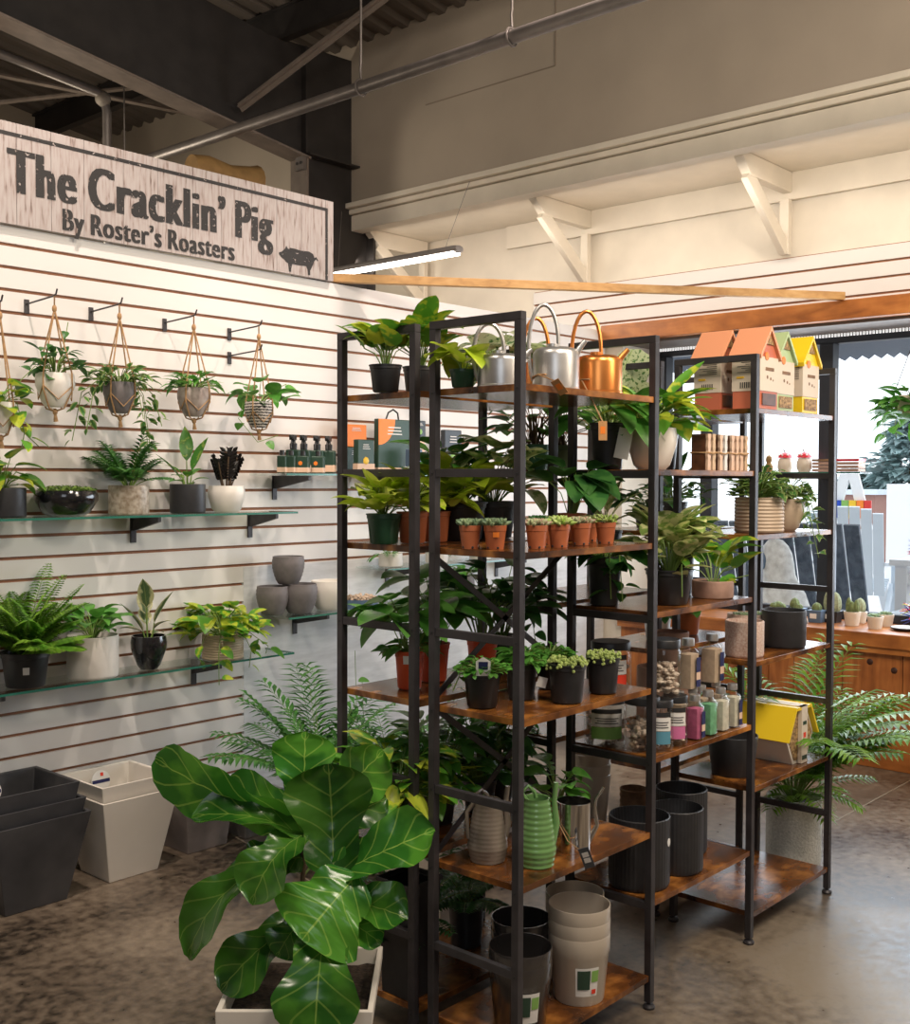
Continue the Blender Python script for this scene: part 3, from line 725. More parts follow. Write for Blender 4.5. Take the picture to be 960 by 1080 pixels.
def canes(fo, st, z, n, H, L, W, shape='lance', az0=0, r0=.012, tilt=(.2, .9), curl=.7, fold=.15, cane=False, base=.25):
    for i in range(n):
        a = az0 + i * 2.4; t = i / max(1, n - 1); tl = tilt[1] + (tilt[0] - tilt[1]) * t
        p0 = U_(a) * r0 + Vector((0, 0, z)); p = U_(a) * (r0 + .01) + Vector((0, 0, z + H * (base + (1 - base) * t)))
        st.tube([p0, p], .0022, 5); d = U_(a) * math.sin(tl) + Vector((0, 0, math.cos(tl)))
        fo.leaf(p, d, Vector((0, 0, 1)) - U_(a) * .5, L * rnd.uniform(.8, 1.1), W, shape, curl, fold, 8)
def plant(name, label, loc, group=None, r=.05, h=.09, mat='nursery', tp=.78, style='nursery', leaf_='green', stem='stem', build=None, rz=0, fn=None, ridges=0, soil=True, cat='potted plant', potname='pot'):
    t = thing(name, label, cat, loc, rz, group)
    pot(t, r, h, mat, tp, style, soil, fn, ridges=ridges, name=potname)
    fo, st = MB(), MB(); build(fo, st, h * .9)
    if 1.4 < loc[1] < LW:                    # nothing grows through the partition
        lim = LW - .006 - loc[1]
        for m_ in (fo, st): m_.v = [(x, min(y, lim), z_) for x, y, z_ in m_.v]
    if fo.f: fo.build('foliage', G[leaf_] if isinstance(leaf_, str) else leaf_, t, ang=80)
    if st.f: st.build('stems', M[stem], t)
    return t

# --- wall shelves
def glass_shelf(u0, u1, z, d, label, brs, name='glass_shelf'):
    t = thing(name, label, 'wall shelf', (0, 0, 0))
    MB().box(u0, u1, LW - d, LW - .012, z - .008, z).build('glass_panel', M['shelfglass'], t, smooth=False)
    MB().box(u0, u1, LW - d - .0015, LW - d, z - .008, z).box(u1, u1 + .0015, LW - d, LW - .012, z - .008, z).build('polished_edge', M['glassedge'], t, smooth=False)
    for u in brs:
        MB().prism([(0, 0), (0, -.055), (.02, -.055), (d - .02, -.018), (d - .02, 0)], 0, .014, Matrix.Translation((u, LW - .002, z - .0085)) @ Matrix.Rotation(-PI / 2, 4, 'Z')).build('bracket', M['black'], t, smooth=False, bevel=.001)
        MB().box(u - .004, u + .018, LW - .008, LW, z - .11, z - .009).build('bracket_plate', M['black'], t, smooth=False)
    return t
glass_shelf(-1.6, 1.0, 1.284, .20, 'long upper glass wall shelf on black brackets, below the hanging pots', (-.42, .35, .90, -1.2))
glass_shelf(-1.6, .98, .707, .20, 'long lower glass wall shelf carrying the fern and trailing pothos', (-.25, .62, -1.2))
glass_shelf(.90, 2.3, 1.440, .25, 'glass wall shelf with spray bottles and boxed goods', (1.03, 1.6, 2.1))
glass_shelf(.92, 2.6, .857, .24, 'glass wall shelf holding the grey ribbed bowls', (1.14, 1.7, 2.3))
glass_shelf(1.5, 2.9, 1.02, .22, 'glass wall shelf with small white pots, seen through the racks', (1.7, 2.5))

# upper shelf
vz = 2.06; Z1 = 1.285
plant('potted_pothos', 'yellow and green pothos in a black pot leftmost on the upper glass shelf', (-.20, vz, Z1), r=.073, h=.10, mat='matte_black', style='cyl', leaf_='pothos',
      build=lambda f, s, z: pothos(f, s, z, 14, .06, .10, .10, low=0))
def mossy(f, s, z):
    for i in range(900):
        a = rnd.uniform(0, 2 * PI); r = .098 * math.sqrt(rnd.random()); f.slim(U_(a) * r + Vector((0, 0, z + rnd.uniform(-.004, .014) + .012 * (1 - r / .1))), U_(rnd.uniform(0, 6.3)) + Vector((0, 0, rnd.uniform(0, 1.5))), (0, 0, 1), .012, .008)
plant('moss_bowl', 'wide glossy black bowl of low mossy plants on the upper glass shelf', (.028, vz, Z1), r=.105, h=.09, mat='gloss_black', style='belly', tp=.8, leaf_='moss', build=mossy)
# patterned cream pot
plant('parlor_palm', 'small parlor palm in a cream speckled pot on the upper glass shelf', (.276, vz, Z1), r=.073, h=.108, mat=pm('cream pot with brown sprigs', (.66, .58, .48), .4, ns=55, col2=(.30, .22, .15), na=0), style='cyl', leaf_='palm',
      build=lambda f, s, z: palm(f, s, z, 22, .19, .058, (.05, .95), leaflets=10, droop=.6, w=.30))
plant('dieffenbachia', 'broad leaved dieffenbachia in a navy black pot on the upper glass shelf', (.532, vz, Z1), r=.068, h=.112, mat='matte_black', style='cyl', leaf_='dief',
      build=lambda f, s, z: (canes(f, s, z, 3, .10, .15, .055, 'ovate', 2.6, tilt=(.15, .6), curl=.3), canes(f, s, z, 7, .05, .08, .04, 'ovate', .8, tilt=(.7, 1.3))))
def zz(f, s, z):
    for i in range(9):
        a = i * 2.4; tl = rnd.uniform(.05, .45); d = U_(a) * math.sin(tl) + Vector((0, 0, math.cos(tl))); p = U_(a) * .015 + Vector((0, 0, z)); L = rnd.uniform(.09, .15)
        s.tube([p, p + d * L], .003, 5)
        for k in range(3, 10):
            for sd in (-1, 1): f.leaf(p + d * L * k / 9, d * .7 + Vector((-math.sin(a), math.cos(a), 0)) * sd, d.orthogonal(), .034, .017, 'ovate', .2, .2, 3)
plant('raven_plant', 'near black leaved plant in a white ribbed pot on the upper glass shelf', (.714, vz, Z1), r=.070, h=.105, mat='white_cer', style='belly', tp=.85, leaf_='raven', stem='woodstem', build=zz, fn=lambda a, z: 1 + .025 * math.cos(a * 18 + z * 25))
# lower shelf
Z2 = .7075
plant('boston_fern', 'bright feathery fern in a black plastic pot on the lower glass shelf', (-.132, 2.05, Z2), r=.082, h=.12, leaf_='fern',
      build=lambda f, s, z: palm(f, s, z, 34, .29, .056, (.02, 1.1), fern=True, leaflets=26, droop=.7, w=.42))
sticker(bpy.data.objects['boston_fern'], .075, .05, CAMAZ + .45, .02, .025, tp=.15)
plant('peace_lily', 'deep green leafy plant in a wide white cylinder pot on the lower glass shelf', (.121, 2.05, Z2), r=.090, h=.150, mat='white_cer', style='cyl', leaf_='green',
      build=lambda f, s, z: pothos(f, s, z, 24, .08, .10, .10, shape='ovate', W=.48, droop=.9, lift=.25))
plant('rubber_plant', 'variegated rubber plant with cream edged leaves in a glossy black pot', (.351, 2.05, Z2), r=.064, h=.125, mat='gloss_black', style='belly', tp=.7, leaf_='rubber',
      build=lambda f, s, z: (canes(f, s, z, 4, .12, .13, .062, 'ovate', 2.9, tilt=(.25, .55), curl=.2), canes(f, s, z, 4, .05, .09, .05, 'ovate', .4, tilt=(.5, 1.2))))
def tr(f, s, z):
    pothos(f, s, z, 46, .14, .13, .085, low=-.02)
    for a, q, dz in ((-2.3, .16, -.17), (-1.2, .13, -.12), (-.5, .18, -.08), (-2.9, .15, -.08)): vine(f, s, [(0, 0, z), U_(a) * .09 + Vector((0, 0, z + .02)), U_(a) * q + Vector((0, 0, z - .05)), U_(a) * (q - .01) + Vector((0, 0, z + dz))], .06)
plant('trailing_pothos', 'bushy golden pothos spilling over a ribbed beige pot on the lower glass shelf', (.687, 2.05, Z2), r=.082, h=.10, mat='beige_cer', style='cyl', leaf_='pothos', ridges=9, build=tr)

# hanging planters
def hanging(label, u, z, r, h, mat, leaf_, fb, hookz, fn=None, hook=True, ridges=0):
    v = 1.97; t = thing('hanging_planter', label, 'hanging planter', (u, v, z), group='hanging planters on the slatwall')
    pot(t, r, h, mat, .72, 'belly', True, fn, ridges=ridges)
    fo, st = MB(), MB(); fb(fo, st, h * .9); fo.build('foliage', G[leaf_], t, ang=80)
    if st.f: st.build('stems', M['stem'], t)
    top = hookz - z; mb = MB(); k0 = top - .045
    for i in range(4):
        a = PI / 4 + i * PI / 2 - .3; w = U_(a)
        mb.tube([Vector((0, 0, top)), Vector((0, 0, k0)), w * r * 1.05 + Vector((0, 0, h)), w * r * 1.08 + Vector((0, 0, h * .5)), w * r * .55 + Vector((0, 0, -.006)), Vector((0, 0, -.016))], .0028, 5)
        b = U_(a + PI / 2); mb.tube([w * r * 1.09 + Vector((0, 0, h * .62)), (w + b) * r * .62 + Vector((0, 0, h * .2)), b * r * 1.09 + Vector((0, 0, h * .62))], .002, 5)
    mb.sphere((0, 0, k0 + .002), .0085, 8, 6, 1.6); mb.sphere((0, 0, -.017), .009, 8, 6, 1.3)
    mb.tube([(0, 0, -.02), (.004, .002, -.05)], [.004, .008], 6); mb.build('cord_hanger', M['jute'], t)
    return t
def hook(u, z, label):
    t = thing('wall_hook', label, 'hook', (u, LW, z), group='steel hooks on the slatwall')
    MB().box(-.009, .009, -.006, -.0005, -.045, .004).build('hook_plate', M['black'], t, smooth=False, bevel=.001)
    MB().tube([(0, -.004, -.012), (0, -.18, -.004), (0, -.205, .0), (0, -.215, .018)], .0032, 6).build('prong', M['black'], t)
HK = [(-.25, 1.99, 'black steel hook on the slatwall holding the planter cut by the picture edge'), (-.06, 2.034, 'black steel hook on the slatwall holding the white faceted planter'), (.187, 2.035, 'black steel hook on the slatwall holding the shaggy variegated planter'), (.50, 2.028, 'black steel hook on the slatwall holding the planter with a compact green plant'), (.806, 2.022, 'black steel hook on the slatwall holding the woven patterned planter')]
for u, z, lb in HK: hook(u, z + .004, lb)
hook(.806, 1.93, 'empty steel hook below the one holding the woven patterned planter')
def h1f(f, s, z):
    pothos(f, s, z, 24, .08, .10, .06, shape='ovate', W=.45)
    vine(f, s, [(0, 0, z), (-.08, -.02, z + .03), (-.13, -.02, z - .02), (-.15, 0, z - .06)], .07); vine(f, s, [(0, 0, z), (.03, 0, z + .09), (.05, 0, z + .19)], .03, .05)
def h2f(f, s, z):
    pothos(f, s, z, 40, .10, .07, .05, shape='ovate', W=.55)
    for a, q, dz in ((0, .12, -.2), (-.3, .15, -.14), (PI, .13, -.16), (PI - .2, .17, -.2), (-1.2, .1, -.12), (.4, .17, -.22)): vine(f, s, [(0, 0, z), U_(a) * .06 + Vector((0, 0, z + .03)), U_(a) * q * .8 + Vector((0, 0, z - .03)), U_(a) * q + Vector((0, 0, z + dz))], .042, .016, 'ovate', W=.5)
def h3f(f, s, z): pothos(f, s, z, 40, .085, .06, .055, shape='ivy', W=.6)
def h4f(f, s, z):
    pothos(f, s, z, 12, .10, .08, .085, W=.75)
    vine(f, s, [(0, 0, z), (-.07, 0, z + .02), (-.10, 0, z - .06), (-.03, -.03, z - .15), (.08, -.02, z - .12)], .05, .06); vine(f, s, [(0, 0, z), (.09, 0, z + .07), (.14, 0, z + .09)], .08, .1)
hanging('cream hanging planter with trailing pothos, cut by the left picture edge', -.25, 1.565, .045, .10, 'white_cer', 'pothos', lambda f, s, z: (pothos(f, s, z, 12, .06, .07, .07), vine(f, s, [(0, 0, z), (.05, 0, z), (.07, 0, z - .08), (.13, 0, z - .13)], .07, .04), vine(f, s, [(0, 0, z), (.04, -.03, z + .01), (.06, -.04, z - .09), (.05, -.04, z - .14)], .08, .04)), 1.99)
hanging('white faceted hanging planter with a thin leaved plant, first full one from the left', -.06, 1.66, .062, .112, 'white_cer', 'dark', h1f, 2.034, fn=lambda a, z: 1 + .03 * math.cos(a * 9 + 60 * z))
hanging('grey hanging planter overflowing with pale variegated foliage', .187, 1.65, .056, .108, 'greybowl', 'ivy', h2f, 2.035)
hanging('mottled grey hanging planter with a compact dark green plant', .50, 1.652, .060, .105, pm('mottled grey pot', (.24, .19, .17), .7, ns=30, col2=(.44, .38, .34)), 'green', h3f, 2.028)
def wv():
    m = pm('woven black and white band', (.6, .55, .5), .7); nt = m.node_tree; b = nt.nodes['Principled BSDF'] if 'Principled BSDF' in nt.nodes else [n for n in nt.nodes if n.type == 'BSDF_PRINCIPLED'][0]
    tc = nt.nodes.new('ShaderNodeTexCoord'); mp = nt.nodes.new('ShaderNodeMapping'); mp.inputs['Scale'].default_value = (1, 1, 6); br = nt.nodes.new('ShaderNodeTexNoise'); br.inputs['Scale'].default_value = 24
    wv_ = nt.nodes.new('ShaderNodeTexWave'); wv_.bands_direction = 'Z'; wv_.inputs['Scale'].default_value = 28; wv_.inputs['Distortion'].default_value = 3; wv_.inputs['Detail Scale'].default_value = 6
    r = nt.nodes.new('ShaderNodeValToRGB'); r.color_ramp.elements[0].position = .42; r.color_ramp.elements[0].color = (.03, .025, .022, 1); r.color_ramp.elements[1].position = .5; r.color_ramp.elements[1].color = (.62, .57, .52, 1)
    lnk(nt, tc.outputs['Object'], wv_.inputs[0]); lnk(nt, wv_.outputs['Color'], r.inputs[0]); lnk(nt, r.outputs[0], b.inputs['Base Color']); return m
hanging('cream and black woven patterned hanging planter with looping pothos vines', .806, 1.622, .055, .10, wv(), 'green', h4f, 2.022)

# --- bottles, pouches, bowls on the wall shelves
def spray(u, v, z, label, h=.095, r=.029):
    t = thing('spray_bottle', label, 'spray bottle', (u, v, z), CAMAZ + PI, 'green spray bottles on the wall shelf')
    MB().box(-r * .9, r * .9, -r, r, 0, h).build('bottle', M['dkgreen'], t, smooth=False, bevel=.006)
    MB().box(-r * .9 - .001, r * .9 + .001, -r - .001, r + .001, .004, h * .40).build('label', M['peach'], t, smooth=False, bevel=.006)
    mb = MB(); mb.lathe([(.015, h), (.016, h + .026), (.009, h + .029), (.009, h + .042)], 12)
    mb.box(-.040, .022, -.010, .010, h + .040, h + .062); mb.tube([(-.026, 0, h + .044), (-.046, 0, h + .020), (-.050, 0, h + .0)], .0045, 6); mb.lathe([(0, .012), (.008, .010), (.008, 0)], 8, T=Matrix.Translation((-.040, 0, h + .051)) @ Matrix.Rotation(-PI / 2, 4, 'Y'))
    mb.build('trigger_head', M['nursery'], t, bevel=.002)
for i, (u, lb) in enumerate(((1.065, 'dark green spray bottle nearest the shelf end, leftmost of four'), (1.122, 'dark green spray bottle with its trigger spread, second of four'), (1.196, 'dark green spray bottle, third of four on the wall shelf'), (1.262, 'dark green spray bottle beside the rack post, fourth of four'))): spray(u, 2.07, 1.4405, lb, .100)
for u, lb, w in ((.935, 'small green capped bottle at the left end of its row', .018), (.982, 'small green capped bottle, second in its row', .018), (1.045, 'small green bottle with an orange flower, third in its row', .026), (1.128, 'small green bottle with an orange flower at the right end of its row', .026)):
    t = thing('plant_food_bottle', lb, 'bottle', (u, 1.985, 1.4405), CAMAZ + PI, 'small plant food bottles on the wall shelf')
    MB().box(-w, w, -w, w, 0, .072).build('bottle', M['dkgreen'], t, smooth=False, bevel=.004)
    MB().box(-w - .0008, w + .0008, -w - .0008, w + .0008, .002, .026).build('label', M['peach'], t, smooth=False, bevel=.004)
    MB().lathe([(0, .094), (.010, .094), (.011, .074), (0, .074)], 12).build('cap', M['nursery'], t)
    if w > .02: MB().lathe([(0, .0016), (.009, .0012), (.0095, 0)], 6, T=Matrix.Translation((-w, .006, .042)) @ Matrix.Rotation(-PI / 2, 4, 'Y')).build('flower_print', M['orangeink'], t)
def pouch(name, label, u, w, h, top, bot, em, cat='package', d=.03, bz=.3, v=2.05, z=1.4405, g='plant care packages behind the rack'):
    t = thing(name, label, cat, (u, v, z), 0, g)
    mb = MB(); mb.prism([(-w / 2, 0), (w / 2, 0), (w / 2 * .97, h), (-w / 2 * .97, h)], -d / 2, d / 2); mb.build('pack', M[top], t, smooth=False, bevel=.004)
    if bot: MB().box(-w / 2 - .001, w / 2 + .001, -d / 2 - .001, d / 2, .001, h * bz).build('lower_label', M[bot], t, smooth=False)
    if em: MB().lathe([(0, .0018), (w * .16, .0015), (w * .18, 0)], 7, T=Matrix.Translation((0, -d / 2, h * .38)) @ Matrix.Rotation(PI / 2, 4, 'X')).build('print', M[em], t)
    mb = MB()
    for k in range(3): mb.box(-w * .22 + k * .002, w * .22 - k * .004, -d / 2 - .0022, -d / 2 - .0012, h * (.72 + .06 * k), h * (.74 + .06 * k))
    mb.build('print', M['paper'], t, smooth=False); return t
pouch('boxed_kit', 'orange topped box at the left of the packages behind the rack post', 1.43, .13, .10, 'orangeink', None, None, z=1.56, v=2.09)
pouch('boxed_kit', 'dark box under the orange topped box behind the rack post', 1.43, .134, .119, 'dkgreen', None, None, z=1.4405, v=2.09)
pouch('plant_food_pouch', 'dark green pouch with a yellow flower, in front of the boxes', 1.395, .10, .150, 'dkgreen', 'peach', 'yellowink', v=1.99)
pb = pouch('carry_box', 'tall dark grey carry box with an orange quarter circle and cord handle', 1.64, .21, .250, 'dkgreen', 'peach', None, bz=.12, v=2.06)
MB().prism([(-.1025, .2495), (-.1025, .13)] + [(-.1025 + .105 * math.sin(t), .2495 - .118 * math.cos(t)) for t in [k * PI / 16 for k in range(0, 9)]], -.0165, -.0155).build('orange_print', M['orangeink'], pb, smooth=False)
MB().tube([(-.04, 0, .25), (-.03, -.004, .28), (0, -.006, .295), (.03, -.004, .28), (.04, 0, .25)], .004, 6).build('handle', M['ink'], pb)
pouch('plant_food_pouch', 'small blue grey pouch leaning at the front of the carry box', 1.70, .085, .115, 'bluetray', 'peach', 'yellowink', v=1.98)
pouch('plant_food_pouch', 'pink and cream pouch between the two rack posts', 1.79, .085, .165, 'peach', 'redink', 'redink', bz=.25)
pouch('seed_packet', 'dark packet with a leafy print standing on top of the pink pouch', 1.80, .075, .085, 'slatecard', None, 'greenlabel', z=1.607)
pouch('plant_food_pouch', 'slate coloured pouch with a green plant print near the far rack post', 2.03, .125, .215, 'slatecard', None, 'greenlabel')
def bowl(label, loc, r, h, mat='greybowl', name='ribbed_bowl', g='ribbed bowls on the wall shelf'):
    t = thing(name, label, 'bowl', loc, 0, g); n = 14; p = [(0, 0), (r * .62, 0)]
    for i in range(n + 1):
        a = i / n; p.append((r * (.66 + .38 * math.sin(a * PI * .62) ** .8) * (1 if a < .7 else 1 - .12 * (a - .7)) - (.0015 if i % 2 else 0), h * (.02 + .97 * a)))
    p += [(p[-1][0] - .004, h), (r * .7, h * .4), (0, h * .25)]
    MB().lathe(p, 30).build('bowl_body', M[mat], t); return t
bowl('dark grey ribbed bowl at the front, carrying another bowl', (1.064, 2.03, .8575), .074, .122)
bowl('dark grey ribbed bowl stacked on top of the others', (1.012, 2.04, .982), .066, .115)
bowl('dark grey ribbed bowl at the back left of the stack', (.945, 2.06, .8575), .066, .118)
bowl('cream bowl beside the dark grey ribbed bowls', (1.23, 2.03, .8575), .080, .125, 'white_cer')
# further goods on that shelf, seen through the racks
t = thing('pebble_tray', 'blue grey tray heaped with pale pebbles, seen under the rear rack shelf', 'tray', (1.36, 1.99, .8575))
MB().lathe([(0, 0), (.085, 0), (.09, .04), (.086, .04), (.08, .01), (0, .01)], 24).build('tray', M['bluetray'], t)
mb = MB()
for i in range(90): a = rnd.uniform(0, 6.3); r = .08 * math.sqrt(rnd.random()); mb.sphere((r * math.cos(a), r * math.sin(a), .038 + rnd.uniform(0, .014)), .009, 6, 4, .7)
mb.build('pebbles', M['pebble'], t)['kind'] = 'stuff'
for u, lb in ((1.62, 'small palm in a white trough behind the rear rack, left one'), (1.93, 'small spiky plant in a white pot behind the rear rack'), (2.25, 'small palm in a white pot at the right end behind the rear rack')):
    plant('small_palm', lb, (u, 2.05, 1.0205), r=.055, h=.06, mat='white_cer', style='cyl', leaf_='palm', build=lambda f, s, z: palm(f, s, z, 9, .15, .05, (.2, 1.2), leaflets=8, droop=.9, w=.14))
plant('small_pot_plant', 'little green plant in a grey pot on the bowl shelf behind the racks', (2.1, 2.03, .8575), r=.055, h=.09, mat='greybowl', style='cyl', leaf_='green', build=lambda f, s, z: pothos(f, s, z, 14, .06, .06, .05))

# ------------------------------------------------------------------ floor planters by the partition
def sq_planter(name, label, loc, top, bot, h, mat, rz=0, th=.012, lip=0, cat='planter', group=None, soil=0, sz=None):
    t = thing(name, label, cat, loc, rz, group); n = []
    mb = MB()
    def ring(a, z): k = len(mb.v); mb.v.extend([(-a, -a, z), (a, -a, z), (a, a, z), (-a, a, z)]); return [k, k + 1, k + 2, k + 3]
    prof = [(bot, 0), (top - (lip and .006), h - lip)] + ([(top, h - lip)] if lip else []) + [(top, h), (top - th, h), (bot - th * .5, .02)]
    rs = [ring(a, z) for a, z in prof]
    for A, B in zip(rs, rs[1:]):
        for k in range(4): mb.face((A[k], A[(k + 1) % 4], B[(k + 1) % 4], B[k]))
    mb.face(rs[0][::-1]); mb.face(rs[-1]); mb.build('planter_body', M[mat], t, smooth=False, bevel=.003)
    return t
def round_label(t, r, loc, rz=0, tilt=0):
    T = Matrix.Translation(loc) @ Matrix.Rotation(rz, 4, 'Z') @ Matrix.Rotation(PI / 2 + tilt, 4, 'X')
    l = MB().lathe([(0, .002), (r, .002), (r, 0)], 24, T=T).build('round_label', M['paper'], t)
    MB().box(-r * .93, r * .93, -r * .22, r * .10, .002, .003, T=T).build('label_stripe', M['navy'], l, smooth=False)
    MB().box(.0, r * .30, r * .42, r * .75, .002, .003, T=T).build('label_spot', M['redink'], l, smooth=False)
BQ = (-.185, 1.990)
sq_planter('square_planter', 'marbled black square planter on the floor, outermost of its nest', (BQ[0], BQ[1], 0), .168, .108, .300, 'slate', 0)
sq_planter('square_planter', 'marbled black square planter nested in the largest black one', (BQ[0] - .004, BQ[1] + .004, .075), .160, .110, .272, 'slate', 0)
t = sq_planter('square_planter', 'marbled black square planter topmost of its nest, with a round label', (BQ[0] - .010, BQ[1] + .008, .155), .150, .108, .245, 'slate', 0)
round_label(t, .036, (-.03, .118, .195), 0, -.2)
WQ = (.195, 2.005)
sq_planter('square_planter', 'white square tapered planter on the floor, outer one of two', (WQ[0], WQ[1], 0), .153, .098, .298, 'whiteplanter', 0)
t = sq_planter('square_planter', 'white square tapered planter nested in the other, with a round label', (WQ[0] - .004, WQ[1] + .006, .10), .143, .100, .250, 'whiteplanter', 0)
round_label(t, .038, (.0, .110, .205), 0, -.2)
t = sq_planter('square_planter', 'mottled grey square planter beside the white one, with a round label', (.545, 2.044, 0), .115, .088, .230, 'concrete', 0)
round_label(t, .036, (-.055, .080, .205), 0, -.2)
t = sq_planter('square_planter', 'low grey planter on the floor behind the fig leaves', (.80, 2.03, 0), .10, .085, .17, 'galv', 0)
# things on the floor beyond the racks
sq_planter('square_planter', 'white tapered planter on the floor beyond the racks, seen below the shelves', (.62, .84, 0), .135, .09, .33, 'whiteplanter', .1)
plant('floor_palm', 'bushy dark green palm on the floor behind the fiddle leaf fig', (.80, 1.60, 0), r=.12, h=.22, leaf_='palm', build=lambda f, s, z: palm(f, s, z, 30, .52, .12, (.05, .8), leaflets=14, droop=.8, w=.16))
plant('floor_palm', 'shorter palm on the floor nearer the rear rack', (1.10, 1.52, 0), r=.11, h=.22, leaf_='palm', build=lambda f, s, z: palm(f, s, z, 20, .42, .11, (.1, .9), leaflets=12, droop=.9, w=.16))
plant('climbing_plant', 'tall thin stemmed climber with round leaves beside the rear rack post', (1.12, 1.75, 0), r=.08, h=.16, leaf_='green', build=lambda f, s, z: (vine(f, s, [(0, 0, z), (.01, 0, .45), (.0, 0, .72)], .075, .10), vine(f, s, [(0.02, 0, z), (.05, 0, .4), (.04, 0, .6)], .07, .10)))
sq_planter('square_planter', 'large dark planter on the floor between rack and wall, half hidden', (1.3, 1.2, 0), .14, .11, .30, 'concrete', .2)

# ------------------------------------------------------------------ fiddle leaf fig
fg = thing('fiddle_leaf_fig', 'fiddle leaf fig with broad glossy leaves in a pale square pot, nearest the viewer', 'potted plant', (-.357, .328, 0), VIEW - PI / 2)
def local_ring(mb, a, z): k = len(mb.v); mb.v.extend([(-a, -a, z), (a, -a, z), (a, a, z), (-a, a, z)]); return [k, k + 1, k + 2, k + 3]
mb = MB(); rs = [local_ring(mb, a, z) for a, z in ((.125, 0), (.160, .27), (.165, .27), (.166, .30), (.154, .30), (.145, .22))]
for A, B in zip(rs, rs[1:]):
    for k in range(4): mb.face((A[k], A[(k + 1) % 4], B[(k + 1) % 4], B[k]))
mb.face(rs[0][::-1]); mb.build('pot', M['whiteplanter'], fg, smooth=False, bevel=.002)
mb = MB(); q = 14; n0 = 0
for i in range(q + 1):
    for j in range(q + 1): mb.v.append((-.150 + .3 * i / q, -.150 + .3 * j / q, .262 + rnd.uniform(-.004, .008)))
for i in range(q):
    for j in range(q): a = i * (q + 1) + j; mb.face((a, a + q + 1, a + q + 2, a + 1))
mb.build('soil', M['soil'], fg)
mb = MB(); mb.tube([(.0, 0, .25), (.006, -.004, .40), (-.004, .0, .52), (.002, .005, .62), (.0, .02, .70)], [.008, .007, .006, .005, .004], 8); mb.tube([(.025, -.02, .25), (.035, -.03, .38), (.05, -.03, .50), (.06, -.03, .56)], [.007, .006, .005, .004], 8)
mb.build('trunk', M['woodstem'], fg)
FL = [((-0.013, -0.0, 0.654), (-0.334, 0.0, 0.794), 0.153, (0.1, -0.75, -0.5), 0.25, 0.1),
((-0.006, 0.06, 0.644), (-0.008, 0.08, 0.836), 0.131, (-0.3, -0.9, 0.1), 0.1, 0.1),
((0.002, 0.05, 0.673), (0.171, 0.08, 0.793), 0.153, (0.1, -0.8, -0.6), 0.35, 0.1),
((0.072, -0.06, 0.551), (0.056, -0.02, 0.787), 0.178, (0, -1, 0.35), -0.35, 0.35),
((0.071, -0.05, 0.548), (0.294, -0.08, 0.659), 0.127, (-0.2, -0.75, 0.65), 0.1, 0.28),
((0.005, -0.02, 0.62), (-0.24, -0.05, 0.677), 0.098, (-0.1, -0.4, 0.9), 0.5, 0.3),
((0.006, -0.03, 0.633), (-0.095, -0.13, 0.513), 0.123, (-0.35, -0.8, 0.45), 0.9, 0.2),
((-0.023, -0.0, 0.581), (-0.247, -0.06, 0.366), 0.119, (-0.5, -0.7, 0.5), 0.9, 0.25),
((0.124, -0.08, 0.559), (0.016, -0.16, 0.45), 0.204, (0, -0.95, 0.35), 0.3, -0.12),
((0.069, -0.03, 0.475), (0.235, -0.08, 0.463), 0.110, (0.25, -0.6, 0.75), 0.5, 0.3),
((0.005, -0.02, 0.443), (-0.168, -0.1, 0.313), 0.123, (-0.35, -0.8, 0.5), 0.5, 0.1),
((0.018, -0.07, 0.469), (-0.043, -0.12, 0.396), 0.085, (-0.3, -0.85, 0.4), 0.6, 0.1),
((0.059, -0.07, 0.455), (0.050, -0.215, 0.262), 0.165, (0, -0.8, 0.55), 0.75, 0.15),
((0.067, -0.05, 0.461), (0.179, -0.1, 0.417), 0.072, (0.1, -0.6, 0.75), 0.4, 0.1),
((0.013, 0.05, 0.608), (0.177, 0.12, 0.671), 0.089, (0.1, -0.9, 0.3), 0.2, 0.1),
((-0.002, 0.03, 0.658), (-0.205, 0.12, 0.697), 0.098, (0, -0.8, 0.5), 0.2, 0.1),
((0.026, 0.03, 0.56), (0.147, 0.05, 0.532), 0.085, (0.2, -0.7, 0.6), 0.6, 0.1),
((-0.006, -0.0, 0.57), (-0.118, -0.04, 0.541), 0.127, (-0.3, -0.7, 0.6), 0.6, 0.1)]
def bigleaf(mb, b, tip, W, nh, curl, fold, n=22, m=8, br=1):
    b = Vector(b); tip = Vector(tip); ch = tip - b; Lc = ch.length; d0 = ch.normalized(); nh = Vector(nh).normalized()
    side = d0.cross(nh).normalized(); nor = side.cross(d0).normalized(); ph = rnd.uniform(0, 6); mb.cur = br
    rows = []
    for i in range(n + 1):
        t = i / n; arch = curl * Lc * .25 * 4 * t * (1 - t); c = b + ch * t + nor * arch; w = W / 2 * wfun('fiddle', t) * 1.05; row = []
        for j in range(m + 1):
            x = -1 + 2 * j / m; off = fold * x * x * w * 1.5
            rip = .055 * W * math.sin(ph + t * 15 + (2 if x < 0 else 0)) * abs(x) ** 2.2 + .012 * W * math.sin(t * 38 - abs(x) * 5)
            row.append(len(mb.v)); mb.v.append(tuple(c + side * x * w + nor * (off + rip) ))
        rows.append((row, t))
    for (A, t0), (B, t1) in zip(rows, rows[1:]):
        for j in range(m):
            u0 = j / m; u1 = (j + 1) / m; mb.face((A[j], A[j + 1], B[j + 1], B[j]), ((u0, t0), (u1, t0), (u1, t1), (u0, t1)))
mb = MB(); st = MB()
BR = (2.3, 2.0, 1.9, .75, 1.5, .9, .9, .8, 1.6, 1.1, .7, .9, 1.0, 1.7, .8, .9, .8, .8)  # leaf colour factors; first three raised to paint leaves lit from behind
